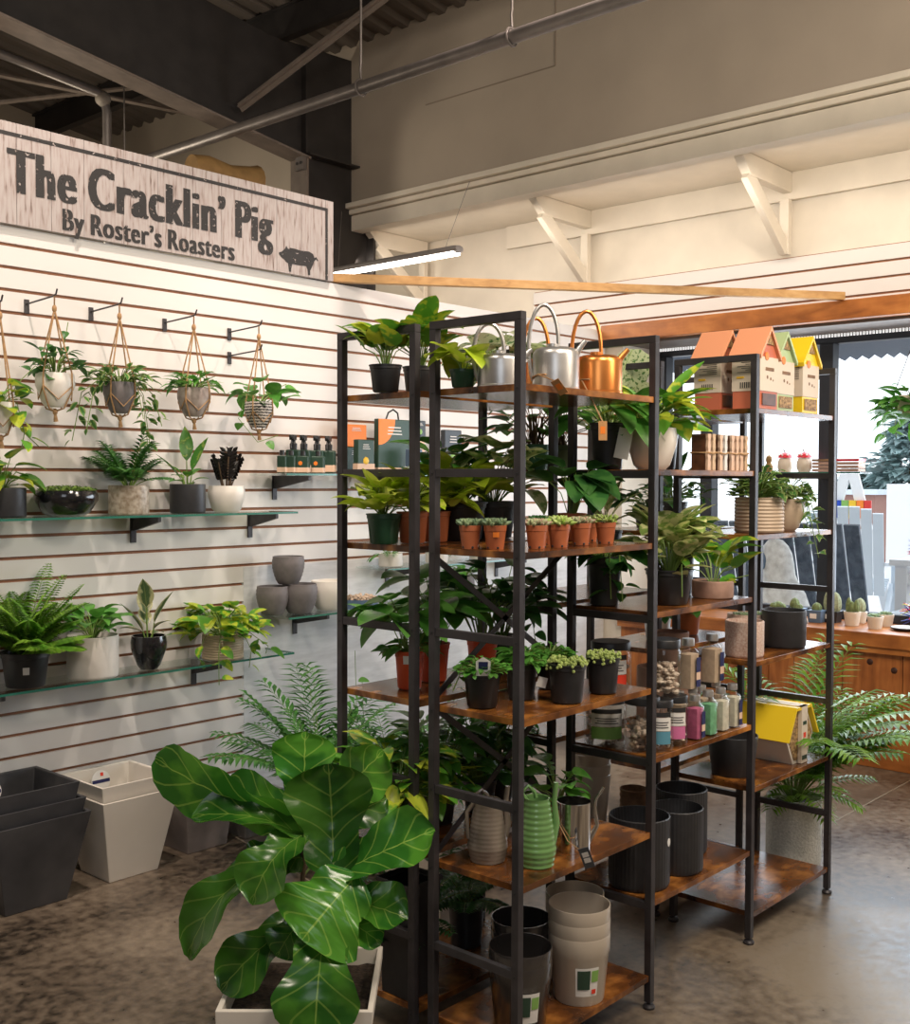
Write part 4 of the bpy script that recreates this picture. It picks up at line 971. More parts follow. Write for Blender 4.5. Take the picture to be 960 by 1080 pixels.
for (b, tp_, W, nh, cu, fo), br in zip(FL, BR):
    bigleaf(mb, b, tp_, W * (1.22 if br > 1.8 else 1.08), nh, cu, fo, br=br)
    bz = Vector(b); ax = Vector((.045 if b[0] > .03 else 0, -.02 if b[0] > .03 else .005, max(.33, bz.z - .03))); st.tube([ax, bz], .0028, 5)
mb.build('foliage', G['fig'], fg, ang=180); st.build('petioles', M['stem'], fg)
# ------------------------------------------------------------------ rack contents
T1, T2, T3, T4, T5 = [z + .0005 for z in TOPS]; S1, S2, S3, S4 = [z + .0005 for z in STAG]
AV = RD + RG
def P_(n, R, H, L, **k): return lambda f, s, z: pothos(f, s, z, n, R, H, L, **k)
# top shelves
plant('potted_pothos', 'golden pothos in a black pot on top of the rear rack, by its outer post', (.025, .46, T5), r=.042, h=.070, leaf_='pothos', build=P_(18, .06, .085, .08, low=.03, lift=.4))
plant('potted_pothos', 'tall golden pothos in a black pot on the rear rack, between the two post pairs', (.15, .46, T5), r=.045, h=.075, leaf_='pothos', build=P_(22, .06, .12, .085, low=.03, lift=.5))
plant('potted_pothos', 'yellow leaved plant in a small dark green pot beside the silver watering can', (.045, .215, T5), r=.033, h=.045, mat='green_pot', leaf_='lime', build=P_(9, .045, .055, .085, W=.8))
plant('nephthytis', 'white and green leaved plant behind the silver watering cans', (.50, .47, T5), r=.055, h=.075, leaf_='white', build=P_(26, .11, .12, .10))
plant('white_leaved_plant', 'pale speckled large leaved plant behind the copper watering can', (1.02, .45, S4), r=.05, h=.11, leaf_='caladium', build=lambda f, s, z: ([(stemtube(s, (0, 0, z), b), f.leaf(b, d, (-.74, -.67, .2), L, W, 'heart', .2, .1, 9)) for b, d, L, W in ((Vector((.13, 0, .40)), (0, .0, -1), .17, .12), (Vector((.02, -.02, .33)), (-.4, .4, -.25), .12, .09), (Vector((.06, .03, .28)), (-.3, .3, .5), .11, .08), (Vector((.15, 0, .28)), (.4, -.3, -.5), .11, .08))], pothos(f, s, z, 8, .1, .1, .09)))
plant('yellow_leaved_plant', 'tall plant with one long yellow green leaf rising beside the far post', (.895, .18, S4), r=.05, h=.11, leaf_='pothos', build=lambda f, s, z: (pothos(f, s, z, 8, .08, .10, .10), [(stemtube(s, (0, 0, z), b), f.leaf(b, d, (-.6, -.3, .7), L, W, 'lance', .25, .2, 9)) for b, d, L, W in ((Vector((-.05, -.02, .19)), (.62, -.35, .75), .21, .034), (Vector((-.05, 0, .15)), (-.4, .4, .6), .16, .04), (Vector((.0, -.02, .13)), (.5, -.5, .0), .14, .04))]))

def loop_can(label, loc, r, h, mat, rz, tagged=True, hh=.115, group='drum shaped watering cans on the top shelf'):
    t = thing('watering_can', label, 'watering can', loc, rz, group)     # local +x is the spout side
    MB().lathe([(0, 0), (r * 1.03, 0), (r * 1.03, .004), (r, .006), (r, h * .80), (r * .97, h * .88), (r * .88, h * .95), (r * .72, h * .985), (0, h)], 36).build('body', M[mat], t)
    mb = MB(); mb.lathe([(.014, h - .003), (.014, h + .007), (.011, h + .007), (.011, h - .003)], 14, (r * .05 - .012, -.012, 0)); mb.build('filler_neck', M[mat], t)
    pts = []
    for k in range(25):
        a = PI * (1.17 - 1.17 * k / 24); w = (r * .98 + .0) / 2 + .003
        x = -r * .52 + w * math.cos(a) * (1.06 if a > PI / 2 else 1); z = h + hh * .05 + math.sin(max(a, 0) if a < PI else 0) * hh
        if a > PI: z = h * .9 - (a - PI) * .02; x = -r * 1.05
        pts.append((x, -.002, z))
    pts = [(-r * .96, 0, h * .22), (-r * 1.06, 0, h * .40), (-r * 1.14, 0, h * .75), (-r * 1.16, 0, h * 1.1)] + [(-r * .52 - r * .62 * math.cos(PI * k / 14), 0, h * 1.1 + hh * .82 * math.sin(PI * k / 14)) for k in range(1, 14)] + [(r * .10, 0, h * 1.1), (r * .10, 0, h * .97)]
    MB().tube(pts, .0050, 8).build('handle', M[mat], t)
    MB().tube([(r * .78, 0, h * .80), (r * 1.02, 0, h * 1.0), (r * 1.25, 0, h * 1.16)], [.010, .0075, .006], 10).build('spout', M[mat], t)
    if tagged:
        Mi = (Matrix.Translation(loc) @ Matrix.Rotation(rz, 4, 'Z')).inverted(); q = Mi @ Vector(tagged[0]); e = Mi @ Vector(tagged[1]); p = Vector((-r * .80, -r * .62, h * .34))
        mb = MB(); mb.tube([(-r * 1.0, 0, h * .25), (-r * 1.0, -r * .3, h * .30), p, (-r * .5, -r * .95, h * .33)], .0024, 5); mb.tube([p, p.lerp(q, .5) + Vector((0, -.006, 0)), q], .0019, 5)
        mb.build('jute_tie', M['jute'], t); d = (e - q).normalized(); rr = Vector((1, 0, 0)); rr = (rr - d * rr.dot(d)).normalized(); up = rr.cross(d).normalized()
        Tm = Matrix(((d.x, rr.x, up.x, q.x), (d.y, rr.y, up.y, q.y), (d.z, rr.z, up.z, q.z), (0, 0, 0, 1)))
        k = MB().box(-.003, .044, -.0105, .0105, -.0007, .0007, Tm).build('kraft_tag', M['kraft'], t, smooth=False)
        MB().box(.010, .028, -.006, .006, -.0012, .0012, Tm).build('tag_print', M['orangeink'], t, smooth=False)
    return t
RZ = VIEW - PI / 2
loop_can('galvanised silver drum watering can nearest the front post, behind it', (.095, .135, T5), .058, .080, 'galv', RZ, None, .08)
loop_can('galvanised silver drum watering can between the front post and the copper one', (.245, .085, T5), .058, .106, 'galv', RZ, ((.115, -.010, 1.648), (.160, -.012, 1.612)))
loop_can('copper drum watering can with a hanging tag, in full view', (.400, .065, T5), .060, .098, 'copper', RZ, ((.311, -.010, 1.560), (.312, -.010, 1.50)), .125)
loop_can('copper drum watering can hidden behind the silver one, its loop handle showing', (.365, .205, T5), .055, .098, 'copper', RZ, None, .115)

# succulents
def succ(label, loc, leaf_, r=.026, h=.056, n=22, kind=0, stk=False, mat='terra'):
    t = thing('potted_succulent', label, 'succulent', loc, rnd.uniform(0, 1), 'small succulents in terracotta pots')
    t.rotation_euler = (0, 0, 0)
    pot(t, r, h, mat, .76, 'rim'); fo, st = MB(), MB()
    if kind == 0:
        for c in ((-.010, .006), (.010, -.004), (.002, .012)): rosette(fo, h * .95, r * 1.35, n, .0058, c, 1.1)
    elif kind == 1: rosette(fo, h * .95, r * 1.8, 34, .0066, (0, 0), .75)
    else:
        for i in range(90): a = rnd.uniform(0, 6.3); q = r * 1.15 * math.sqrt(rnd.random()); fo.spindle(U_(a) * q * .8 + Vector((0, 0, h * .95 + rnd.uniform(0, .016))), U_(a) + Vector((0, 0, rnd.uniform(-.2, 1.4))), .014, .003)
    fo.build('foliage', G[leaf_], t, ang=80)
    if stk: sticker(t, r * .92, h * .52, CAMAZ + .1, .014, .012, 'orangeink', 'price_sticker', .002)
    mb = MB()
    for k in range(5): mb.sphere((r * .74 * math.cos(k * 1.256 + .4), r * .74 * math.sin(k * 1.256 + .4), .004), .0035, 6, 4)
    mb.build('drain_holes', M['ink'], t); return t
succ('terracotta pot of blue green succulents, leftmost in the front row', (.040, .185, T4), 'succ')
succ('terracotta pot of blue green succulents with an orange sticker', (.068, .130, T4), 'succ', .027, .057, stk=True)
succ('terracotta pot of pink tinged succulents just past the front post', (.158, .075, T4), 'succpink')
succ('terracotta pot with a bright lime green rosette in the front row', (.235, .065, T4), 'succlime', .027, .057, kind=1)
succ('terracotta pot of pale pink succulents, second from the far end', (.355, .085, T4), 'succpink')
succ('terracotta pot of tiny lime leaves at the far end of the front row', (.445, .070, T4), 'succlime', kind=2)
succ('terracotta pot with a dark green rosette standing in the second row', (.255, .145, T4), 'dark', kind=1)
succ('terracotta pot half hidden behind the lime green rosette', (.32, .16, T4), 'succ', .023, .05, kind=2)
succ('terracotta pot at the far end of the second row', (.50, .16, T4), 'succlime', .024, .05, kind=2)
# pothos behind on the same tier
plant('potted_pothos', 'lime pothos in a dark green pot on the rear rack, second tier', (.030, .47, T4), r=.046, h=.078, mat='green_pot', leaf_='lime', build=P_(20, .07, .085, .075, low=.0, lift=.3))
plant('potted_pothos', 'lime pothos in an orange pot on the rear rack, beside the green pot', (.105, .44, T4), r=.042, h=.082, mat='terra', leaf_='lime', build=P_(20, .07, .085, .07, lift=.3))
plant('potted_pothos', 'lime pothos in an orange pot hidden behind the rack posts', (.19, .44, T4), r=.042, h=.082, mat='terra', leaf_='lime', build=P_(18, .07, .085, .08))
plant('potted_pothos', 'yellow green pothos in a wide black pot behind the small succulents', (.30, .45, T4), r=.075, h=.105, leaf_='lime', build=P_(34, .10, .10, .075, lift=.4))
plant('potted_pothos', 'dark and silver leaved pothos in a black pot behind the pink succulents', (.45, .46, T4), r=.07, h=.105, leaf_='marble', build=P_(28, .11, .18, .10))
plant('philodendron', 'large dark leaved philodendron just beyond the front post on the second tier', (.50, .22, T4), r=.04, h=.075, mat='terra', leaf_='dark', build=P_(12, .07, .14, .11, low=.04))
plant('philodendron', 'dark leaved plant reaching above the second tier rung of the front rack', (.22, .44, T4 + 0), r=.04, h=.08, leaf_='green', build=P_(12, .09, .19, .11, low=.06)).location = (.38, .56, T4)
# third tier: red pots and big leaves
def big(n=12, H=.13, L=.13, R=.10, low=.05, leafW=.62): return P_(n, R, H, L, W=leafW, low=low)
plant('potted_philodendron', 'broad glossy green plant in a red pot, outermost on the rear third tier', (.125, .47, T3), r=.040, h=.102, mat='redpot', leaf_='green', build=lambda f, s, z: (big(16, .14, .13, .11)(f, s, z), pothos(f, s, z, 10, .06, .03, .06)))
sticker(bpy.data.objects['potted_philodendron'], .037, .07, CAMAZ - .1, .018, .022, tp=.1)
plant('potted_philodendron', 'broad leaved plant in a red orange pot just behind the front rack post', (.25, .50, T3), r=.045, h=.105, mat='redpot', leaf_='green', build=big(14, .17, .14))
plant('potted_philodendron', 'dark heart leaved plant in a red pot, middle of the rear third tier', (.42, .47, T3), r=.045, h=.100, mat='redpot', leaf_='dark', build=big(22, .17, .12, .13))
plant('trailing_plant', 'dark trailing plant in a black pot at the end of the rear third tier', (.53, .50, T3), r=.05, h=.10, leaf_='dark', build=lambda f, s, z: (big(20, .2, .10, .12)(f, s, z), vine(f, s, [(0, 0, z), (.07, -.06, z + .1), (.08, -.08, z - .05), (.08, -.09, z - .12)], .05)))
def bushy(f, s, z): pothos(f, s, z, 90, .062, .035, .018, shape='ovate', W=.8)
t = plant('bushy_seedling', 'small leaved bushy plant in a ribbed black pot with a white plant label', (.075, .175, T3), r=.046, h=.088, leaf_='green', build=lambda f, s, z: (bushy(f, s, z), vine(f, s, [(0, 0, z), (-.03, .045, z), (-.05, .05, z - .04)], .022, .012)), fn=lambda a, z: 1 + .012 * math.cos(a * 14))
Tl = Matrix.Translation((-.036, -.034, .084)) @ Matrix.Rotation(VIEW - PI / 2, 4, 'Z') @ Matrix.Scale(1.25, 4)
lb = MB().prism([(-.014, 0), (.014, 0), (.014, .028), (.005, .033), (0, .036), (-.005, .033), (-.014, .028)], 0, .001, Tl).build('plant_label', M['paper'], t, smooth=False)
MB().box(-.009, .009, -.0006, 0, .012, .027, Tl).build('label_picture', M['navy'], lb, smooth=False)
t = plant('bushy_seedling', 'small leaved bushy plant in a black pot with a hanging white tag', (.215, .165, T3), r=.041, h=.093, leaf_='green', build=lambda f, s, z: (bushy(f, s, z), pothos(f, s, z, 12, .05, .05, .04)))
MB().box(-.012, .012, -.001, 0, 0, .026, Matrix.Translation((.012, -.052, .035)) @ Matrix.Rotation(VIEW - PI / 2, 4, 'Z') @ Matrix.Rotation(.25, 4, 'Y')).build('price_tag', M['paper'], t, smooth=False)
def pearls(f, s, z, R=.05, n=150):
    for i in range(n):
        a = rnd.uniform(0, 6.3); q = R * math.sqrt(rnd.random()) * 1.08; f.sphere((q * math.cos(a), q * math.sin(a), z + .008 + rnd.uniform(-.004, .012) - (.012 if q > R else 0)), .0042, 6, 4)
def pearlpot(label, loc, r, h):
    t = thing('string_of_pearls', label, 'potted plant', loc); pot(t, r, h, 'nursery', .8, 'nursery'); f = MB(); pearls(f, None, h * .93, r); f.build('foliage', M['pearl'], t); return t
pearlpot('string of pearls in a black pot at the front edge, nearest the post', (.262, .058, T3), .048, .098)
pearlpot('string of pearls in a black pot behind the other one, touching the far post', (.425, .062, T3), .044, .094)
plant('bushy_seedling', 'bushy green plant in a black pot behind the two string of pearls', (.38, .20, T3), r=.04, h=.085, leaf_='green', build=bushy)
plant('bushy_seedling', 'bushy green plant between the tagged pot and the far end of the third tier', (.30, .225, T3), r=.038, h=.08, leaf_='green', build=bushy)

# second tier from below: ceramic and steel cans
def ceramic(label, loc, r, h, mat, ridges, hx=1, belly=False):
    t = thing('watering_can', label, 'watering can', loc, RZ, 'tall watering cans on the fourth tier'); n = ridges * 4; p = [(0, 0), (r * .86, 0), (r * .88, .003)]
    for i in range(n + 1):
        a = i / n; base = r * (.90 + .14 * a / .22) if a < .22 else r * (1.04 - .38 * ((a - .22) / .78) ** 1.15)
        p.append((base + (.0003 if belly else .0010) * math.cos(a * ridges * 2 * PI), h * (.02 + .98 * a)))
    p += [(p[-1][0] - .004, h - .001), (p[-1][0] - .002, h * .7), (0, h * .6)]
    MB().lathe(p, 32).build('body', M[mat], t)
    MB().tube([(-r * .45, 0, h * .96), (-r * .62, 0, h * 1.08), (-r * .30, 0, h * 1.16), (-r * .05, 0, h * 1.08), (r * .05, 0, h * 1.0)] if belly else [(-r * .50, 0, h * .95), (-r * .78, 0, h * 1.07), (-r * .45, 0, h * 1.17), (-r * .12, 0, h * 1.08), (-r * .05, 0, h * .995)], .0050, 8).build('handle', M[mat], t)
    if belly: MB().tube([(-r * .62, -.01, h * 1.0), (-r * 1.05, -.012, h * .82), (-r * 1.02, -.012, h * .5), (-r * .98, -.01, h * .38)], .0048, 8).build('lower_handle', M[mat], t)
    MB().tube([(r * .80, 0, h * .35), (r * 1.02, 0, h * .62), (r * .90, 0, h * .95), (r * 1.0, 0, h * 1.22)], [.011, .009, .0065, .006], 10).build('spout', M[mat], t); return t
ceramic('grey brown glazed ceramic watering can behind the front post', (.110, .185, T2), .049, .150, 'greyglaze', 14, belly=True)
ceramic('green ridged ceramic watering can beside the front post', (.165, .075, T2), .047, .165, 'greenglaze', 12)
t = thing('watering_can', 'polished steel cylinder watering can with a dark hanging tag', 'watering can', (.318, .075, T2), RZ, 'tall watering cans on the fourth tier')
r, h = .044, .124
MB().lathe([(0, 0), (r, 0), (r, h), (r - .0015, h), (r - .002, h * .3), (0, h * .3)], 36).build('body', M['chrome'], t)
MB().tube([(-r, 0, h * .84), (-r - .022, 0, h * .82), (-r - .022, 0, h * .30), (-r, 0, h * .26)], .0052, 8).build('handle', M['chrome'], t)
MB().tube([(r * .9, 0, h * .18), (r * 1.35, 0, h * .5), (r * 1.22, 0, h * .85), (r * 1.3, 0, h * 1.05), (r * 1.75, 0, h * 1.28)], [.008, .006, .004, .0038, .0036], 10).build('spout', M['chrome'], t)
Mi = (Matrix.Translation((.318, .075, T2)) @ Matrix.Rotation(RZ, 4, 'Z')).inverted(); q = Mi @ Vector((.244, -.013, .507)); e = Mi @ Vector((.275, -.013, .451))
MB().tube([(-r - .01, -.008, h * .80), (-.02, -r - .008, h * .3), q], .0016, 4).build('tag_cord', M['jute'], t)
d = (e - q).normalized(); rr = Vector((1, 0, 0)); rr = (rr - d * rr.dot(d)).normalized(); up = rr.cross(d).normalized(); Tm = Matrix(((d.x, rr.x, up.x, q.x), (d.y, rr.y, up.y, q.y), (d.z, rr.z, up.z, q.z), (0, 0, 0, 1)))
k = MB().box(-.018, .046, -.013, .013, -.0008, .0008, Tm).build('dark_tag', M['slatecard'], t, smooth=False)
MB().box(-.004, .010, -.008, .008, -.0014, .0014, Tm).box(.014, .028, -.008, .008, -.0014, .0014, Tm).build('tag_print', M['paper'], k, smooth=False)
plant('small_pot_plant', 'small green plant in an orange pot behind the watering cans', (.43, .21, T2), r=.036, h=.07, mat='terra', leaf_='green', build=P_(14, .06, .11, .07))
# foliage behind, rear rack fourth tier
for (u, v, lf, lb, fn_) in ((.05, .47, 'pothos', 'mottled green plant with a brown spotted leaf on the rear rack, fourth tier, outermost', lambda f, s, z: (pothos(f, s, z, 60, .14, .17, .10, shape='ovate', W=.42, low=.02), pothos(f, s, z, 20, .14, .1, .09))),
                           (.22, .48, 'green', 'thick green foliage plant behind the posts on the fourth tier', lambda f, s, z: pothos(f, s, z, 60, .13, .20, .09, shape='ovate', W=.45)),
                           (.38, .47, 'dark', 'dark leafy plant behind the grey watering can', lambda f, s, z: pothos(f, s, z, 70, .14, .20, .075, shape='ovate', W=.5)),
                           (.50, .50, 'green', 'bright leafy plant at the end of the rear fourth tier', lambda f, s, z: (pothos(f, s, z, 50, .12, .22, .06, shape='ovate', W=.4), canes(f, s, z, 6, .15, .16, .018, 'lance')))):
    plant('leafy_plant', lb, (u + .03, v, T2), r=.05, h=.09, mat='redpot' if u < .1 else 'nursery', leaf_=lf, build=fn_)
for i, (u, lb) in enumerate(((.10, 'lacy dark fern hanging low on the rear rack, outer one'), (.34, 'lacy dark fern hanging low on the rear rack, inner one'))):
    plant('low_fern', lb, (u + .05, .50, T1), r=.055, h=.13, mat='nursery', leaf_='dark', build=lambda f, s, z: palm(f, s, z, 18, .20, .05, (.1, 1.1), fern=True, leaflets=12, w=.3))
for i, (u, v, a, lb) in enumerate(((.075, .42, 0, 'tall square black grower pot on the lowest rear shelf'),)):
    sq_planter('grower_pot', lb, (u, v, T1), .062, .05, .30 if i == 0 else .26, 'nursery', .785 * 0, .004, .012)

# bottom shelf buckets
def bucket(label, loc, r, h, mat, g='glazed buckets on the lowest front shelf', st=False, tp=.78):
    t = thing('glazed_bucket', label, 'flower pot', loc, 0, g); lip = h * .27
    MB().lathe([(0, 0), (r * tp, 0), (r * tp + .002, .004), (r * .955, h - lip - .004), (r * .985, h - lip), (r * 1.0, h - .003), (r * .99, h), (r * .965, h), (r * .95, h - .006), (r * .90, h - lip), (r * tp * .95, .01), (0, .01)], 40).build('bucket_body', M[mat], t)
    if st:
        sl = (r * .955 - r * tp) / (h * .73); R = lambda z: r * tp + sl * z
        l = sticker(t, R(h * .16), h * .16, CAMAZ + .25, .055, .075, 'paper', 'label', .0015, tp=sl)
        sticker(t, R(h * .27), h * .27, CAMAZ + .12, .030, .050, 'dkgreen', 'label_photo', .003, tp=sl); sticker(t, R(h * .38), h * .38, CAMAZ + .52, .018, .030, 'greenlabel', 'label_band', .003, tp=sl)
        if st == 1: sticker(t, R(h * .20), h * .20, CAMAZ + .5, .011, .012, 'redink', 'price_dot', .0035, tp=sl)
    return t
for k in range(3): bucket(('taupe glazed bucket with a picture label, lowest of the front nest of three', 'taupe glazed bucket in the middle of the front nest of three', 'taupe glazed bucket on top of the front nest of three')[k], (.345, .075, T1 + .035 * k), .080, .172, 'taupe', st=(k == 0))
for k in range(2): bucket(('taupe glazed bucket behind the front nest, lower of two', 'taupe glazed bucket behind the front nest, upper of two')[k], (.485, .19, T1 + .03 * k), .080, .175, 'taupe')
for k in range(2): bucket(('charcoal glazed bucket with a label by the front post, lower of two', 'charcoal glazed bucket by the front post, upper of two')[k], (.135, .10, T1 - 0 + .03 * k), .078, .160, 'darkbucket', st=2 if k == 0 else False)
for k in range(2): bucket(('charcoal glazed bucket at the back of the lowest shelf, lower of two', 'charcoal glazed bucket at the back of the lowest shelf, upper of two')[k], (.275, .21, T1 + .03 * k), .078, .160, 'darkbucket')

# ---- middle bay
plant('potted_dieffenbachia', 'leafy green and yellow plant in a faceted white pot on the middle bay top shelf', (.76, .13, S4), r=.068, h=.118, mat='white_cer', style='belly', tp=.8, leaf_='pothos', fn=lambda a, z: 1 + .03 * math.cos(a * 10), build=P_(20, .10, .10, .11, shape='ovate', W=.45, low=.0))
t = plant('potted_plant', 'trailing green plant in a black pot behind the faceted white one', (.64, .20, S4), r=.05, h=.13, leaf_='green', build=lambda f, s, z: (pothos(f, s, z, 12, .1, .12, .11), vine(f, s, [(0, 0, z), (.08, -.05, z + .05), (.10, -.05, z - .06)], .09, .06)))
MB().box(-.02, .02, -.001, .001, 0, .085, Matrix.Translation((-.012, -.052, .03)) @ Matrix.Rotation(RZ, 4, 'Z') @ Matrix.Rotation(.2, 4, 'Y')).build('plant_label', M['paper'], t, smooth=False)
for i, (u, m_, lb) in enumerate(((.905, 'raffia', 'tied bundle of carved soap bars, first beside the white pot'), (.975, 'paper', 'tied bundle of carved soap bars, second of the row'), (1.045, 'peach', 'tied bundle of carved soap bars, third of the row'), (1.10, 'raffia', 'tied bundle of carved soap bars, last beside the far post'))):
    t = thing('soap_bundle', lb, 'soap', (u, .045, S4), 0, 'tied soap bundles on the middle bay top shelf')
    MB().box(-.022, .022, -.018, .030, 0, .104).build('wood_block', M['darkwood'], t, smooth=False, bevel=.003)
    for x in (-.016, .012):
        prof = [(.0085, 0), (.0085, .015), (.007, .03), (.0095, .04), (.0095, .048), (.006, .056), (.0085, .066), (.006, .085), (.0085, .095), (.0085, .104)]
        mb = MB(); mb.prism([(x + a, z) for a, z in prof] + [(x - a, z) for a, z in prof[::-1]], -.026, -.0185); mb.build('soap_bar', M[m_] if x > 0 else M['peach'], t, smooth=False)
    MB().tube([(-.024, -.028, .050), (0, -.030, .047), (.024, -.028, .052), (.024, .031, .052), (-.024, .031, .05)], .0022, 5, closed=True).build('jute_tie', M['jute'], t)
# S3
plant('marble_pothos', 'large marbled pothos in a wide black pot at the front of the middle bay', (.785, .085, S3), r=.068, h=.100, leaf_='marble', build=lambda f, s, z: (pothos(f, s, z, 46, .09, .15, .092, low=.02, lift=.35), vine(f, s, [(-.03, -.05, z), (-.05, -.07, z + .03), (-.055, -.075, z - .06)], .10, .2)))
plant('marble_pothos', 'cream marbled pothos in a low pink clay bowl beside the wide black pot', (1.035, .085, S3), r=.062, h=.052, mat='pinkpot', style='cyl', leaf_='pothos', build=lambda f, s, z: (pothos(f, s, z, 9, .08, .12, .095, lift=.5), vine(f, s, [(0, 0, z), (.03, -.05, z + .01), (.07, -.08, z + .02)], .07, .06)))
plant('trailing_plant', 'heart leaved trailing plant at the back of the middle bay, behind the small succulents', (.63, .20, S3), r=.05, h=.14, leaf_='dark', build=lambda f, s, z: (pothos(f, s, z, 20, .08, .05, .07), vine(f, s, [(0, 0, z), (-.05, -.05, z + .02), (-.055, -.06, z - .10)], .06, .03), vine(f, s, [(0, 0, z), (-.03, -.07, z + .02), (-.02, -.075, z - .11)], .06, .03)))
plant('trailing_plant', 'marbled leaved plant in a tall black pot on the rear rack middle bay', (1.02, .47, S3), r=.06, h=.19, leaf_='marble', build=lambda f, s, z: (canes(f, s, z, 9, .08, .14, .03, 'lance', tilt=(.2, 1.1)), pothos(f, s, z, 14, .09, .08, .07, low=-.1)))
plant('dark_leaved_plant', 'dark leaved plant in a small black pot behind the marbled pothos', (1.05, .20, S3 + .0), r=.04, h=.14, leaf_='dark', build=P_(12, .08, .10, .08, shape='ovate', W=.4))
plant('zz_plant', 'dark green upright plant in a black pot on the far rear rack, against the window', (1.45, .47, T4), r=.05, h=.09, leaf_='dark', build=lambda f, s, z: (canes(f, s, z, 9, .10, .12, .03, 'lance', tilt=(.1, 1.2)), pothos(f, s, z, 20, .12, .09, .06, shape='ovate', W=.4)))
plant('dark_leaved_plant', 'flat leaved plant in a dark pot beside the upright one, far rear rack', (1.27, .46, T4), r=.05, h=.08, leaf_='dark', build=P_(16, .10, .06, .08, shape='ovate', W=.5))
# green tall planters of the rear rack, middle bay
for i, (u, lb, m_) in enumerate(((.72, 'dark green square planter of woody stems under the rear top shelf, nearer one', 'green_pot'), (.84, 'sage green planter of woody stems under the rear top shelf, farther one', 'green_gl'))):
    t = plant('woody_plant', lb, (u - .06, .475, S4), r=.05, h=.075, mat=m_, style='rim', leaf_='green', stem='woodstem', build=lambda f, s, z: ([s.tube([(rnd.uniform(-.03, .03), rnd.uniform(-.03, .03), z), (rnd.uniform(-.04, .04), rnd.uniform(-.04, .04), z + .09)], .003, 5) for _ in range(12)], pothos(f, s, z + .0, 14, .1, .19, .09)))
# S2: jars and bottles
def jar(label, loc, r, h, fill, lab, g='lidded glass jars of shells'):
    t = thing('glass_jar', label, 'jar', loc, 0, g)
    MB().lathe([(0, .001), (r * .94, .001), (r, .006), (r, h * .78), (r * .93, h * .83), (r * .93, h * .86)], 26).build('glass_body', M['glass'], t)
    MB().lathe([(0, h), (r * .93, h), (r * .97, h - .003), (r * .97, h * .86), (0, h * .86)], 26).build('lid', M['nursery'], t)
    mb = MB()
    for i in range(150 if fill == 'shell' else 220):
        a = rnd.uniform(0, 6.3); q = (r - .012) * math.sqrt(rnd.random()); mb.sphere((q * math.cos(a), q * math.sin(a), .012 + rnd.random() * h * .5), rnd.uniform(.006, .011), 5, 4, rnd.uniform(.4, .9))
    mb.build('contents', M[fill], t)['kind'] = 'stuff'
    if lab:
        sticker(t, r, h * .42, CAMAZ, r * 1.5, h * .26, 'paper', 'label', .0012); sticker(t, r, h * .16, CAMAZ, r * 1.5, h * .25, lab, 'label_band', .0012)
        sticker(t, r, h * .69, CAMAZ, r * 1.5, h * .09, 'ink', 'label_top', .0012)
        for k in range(3): sticker(t, r, h * (.48 + .05 * k), CAMAZ, r * (1.1 - .2 * (k % 2)), h * .018, 'ink', 'label_print', .002)
    return t
jar('glass jar with a green banded label on the jar shelf, behind the rung', (.64, .20, S2), .060, .135, 'shell', 'greenlabel')
jar('glass jar of pale shells without a label, beside the far post', (.635, .075, S2), .050, .150, 'shell', None)
jar('narrow glass jar with a teal banded label at the shelf edge', (.672, .045, S2), .040, .140, 'shell', 'bluelabel')
jar('narrow glass jar with a pink banded label at the shelf edge', (.755, .044, S2), .036, .140, 'shell', 'pinklabel')
jar('glass jar of brown shells with a black lid, stacked above the labelled jars', (.712, .055, S2 + .1406), .047, .160, 'shell', None)
jar('glass jar with a black lid standing above the green labelled jar', (.665, .20, S2 + .1356), .058, .150, 'shell', 'redink')
def flask(label, loc, w, h, fill, lab, g='square glass sand bottles'):
    t = thing('sand_bottle', label, 'bottle', loc, 0, g)
    MB().lathe([(0, .001), (w * .92, .001), (w, .005), (w, h * .72), (w * .55, h * .82), (w * .55, h * .86)], 8, fn=lambda a, z: 1 / max(abs(math.cos(a)), abs(math.sin(a))) ** .6).build('glass_body', M['glass'], t)
    MB().lathe([(0, .004), (w * .90, .004), (w * .90, h * .70), (0, h * .73)], 8, fn=lambda a, z: 1 / max(abs(math.cos(a)), abs(math.sin(a))) ** .6).build('contents', M[fill], t)['kind'] = 'stuff'
    MB().lathe([(0, h), (w * .62, h), (w * .66, h * .97), (w * .66, h * .86), (0, h * .86)], 16).build('lid', M['galv'], t)
    if lab:
        T = Matrix.Translation((-w * .2, -w - .003, 0)); MB().box(0, w * .8, -.001, 0, h * .35, h * .64, T).box(0, w * .8, -.001, 0, h * .06, h * .2, T).build('label', M['navy'], t, smooth=False)
        MB().box(0, w * .8, -.0008, 0, h * .2, h * .35, T).build('label_photo', M['peach'], t, smooth=False)
    return t
flask('square bottle of pink sand in the front row', (.850, .036, S2), .023, .128, 'pinksand', 1)
flask('square bottle of green glass chips in the front row', (.926, .036, S2), .024, .130, 'greensand', 0)
flask('square bottle of cream sand in the front row', (1.000, .036, S2), .023, .128, 'creamsand', 0)
flask('square bottle of pale sand at the end of the front row, navy label', (1.072, .036, S2), .023, .130, 'creamsand', 1)
for u in (.86, .935, .985, 1.075): flask({.86: 'square bottle in the back row carrying the beige sand bottle, left one', .935: 'square bottle in the back row, second from the jars', .985: 'square bottle in the back row, third from the jars', 1.075: 'square bottle in the back row at the post end'}[u], (u, .092, S2), .021, .130, 'beigesand', 0)
flask('square bottle of beige sand with navy label, upper row, nearer the shell jar', (.900, .088, S2 + .1308), .028, .148, 'beigesand', 1)
flask('square bottle of beige sand with navy label, upper row, nearer the post', (1.04, .088, S2 + .1308), .028, .148, 'beigesand', 1)
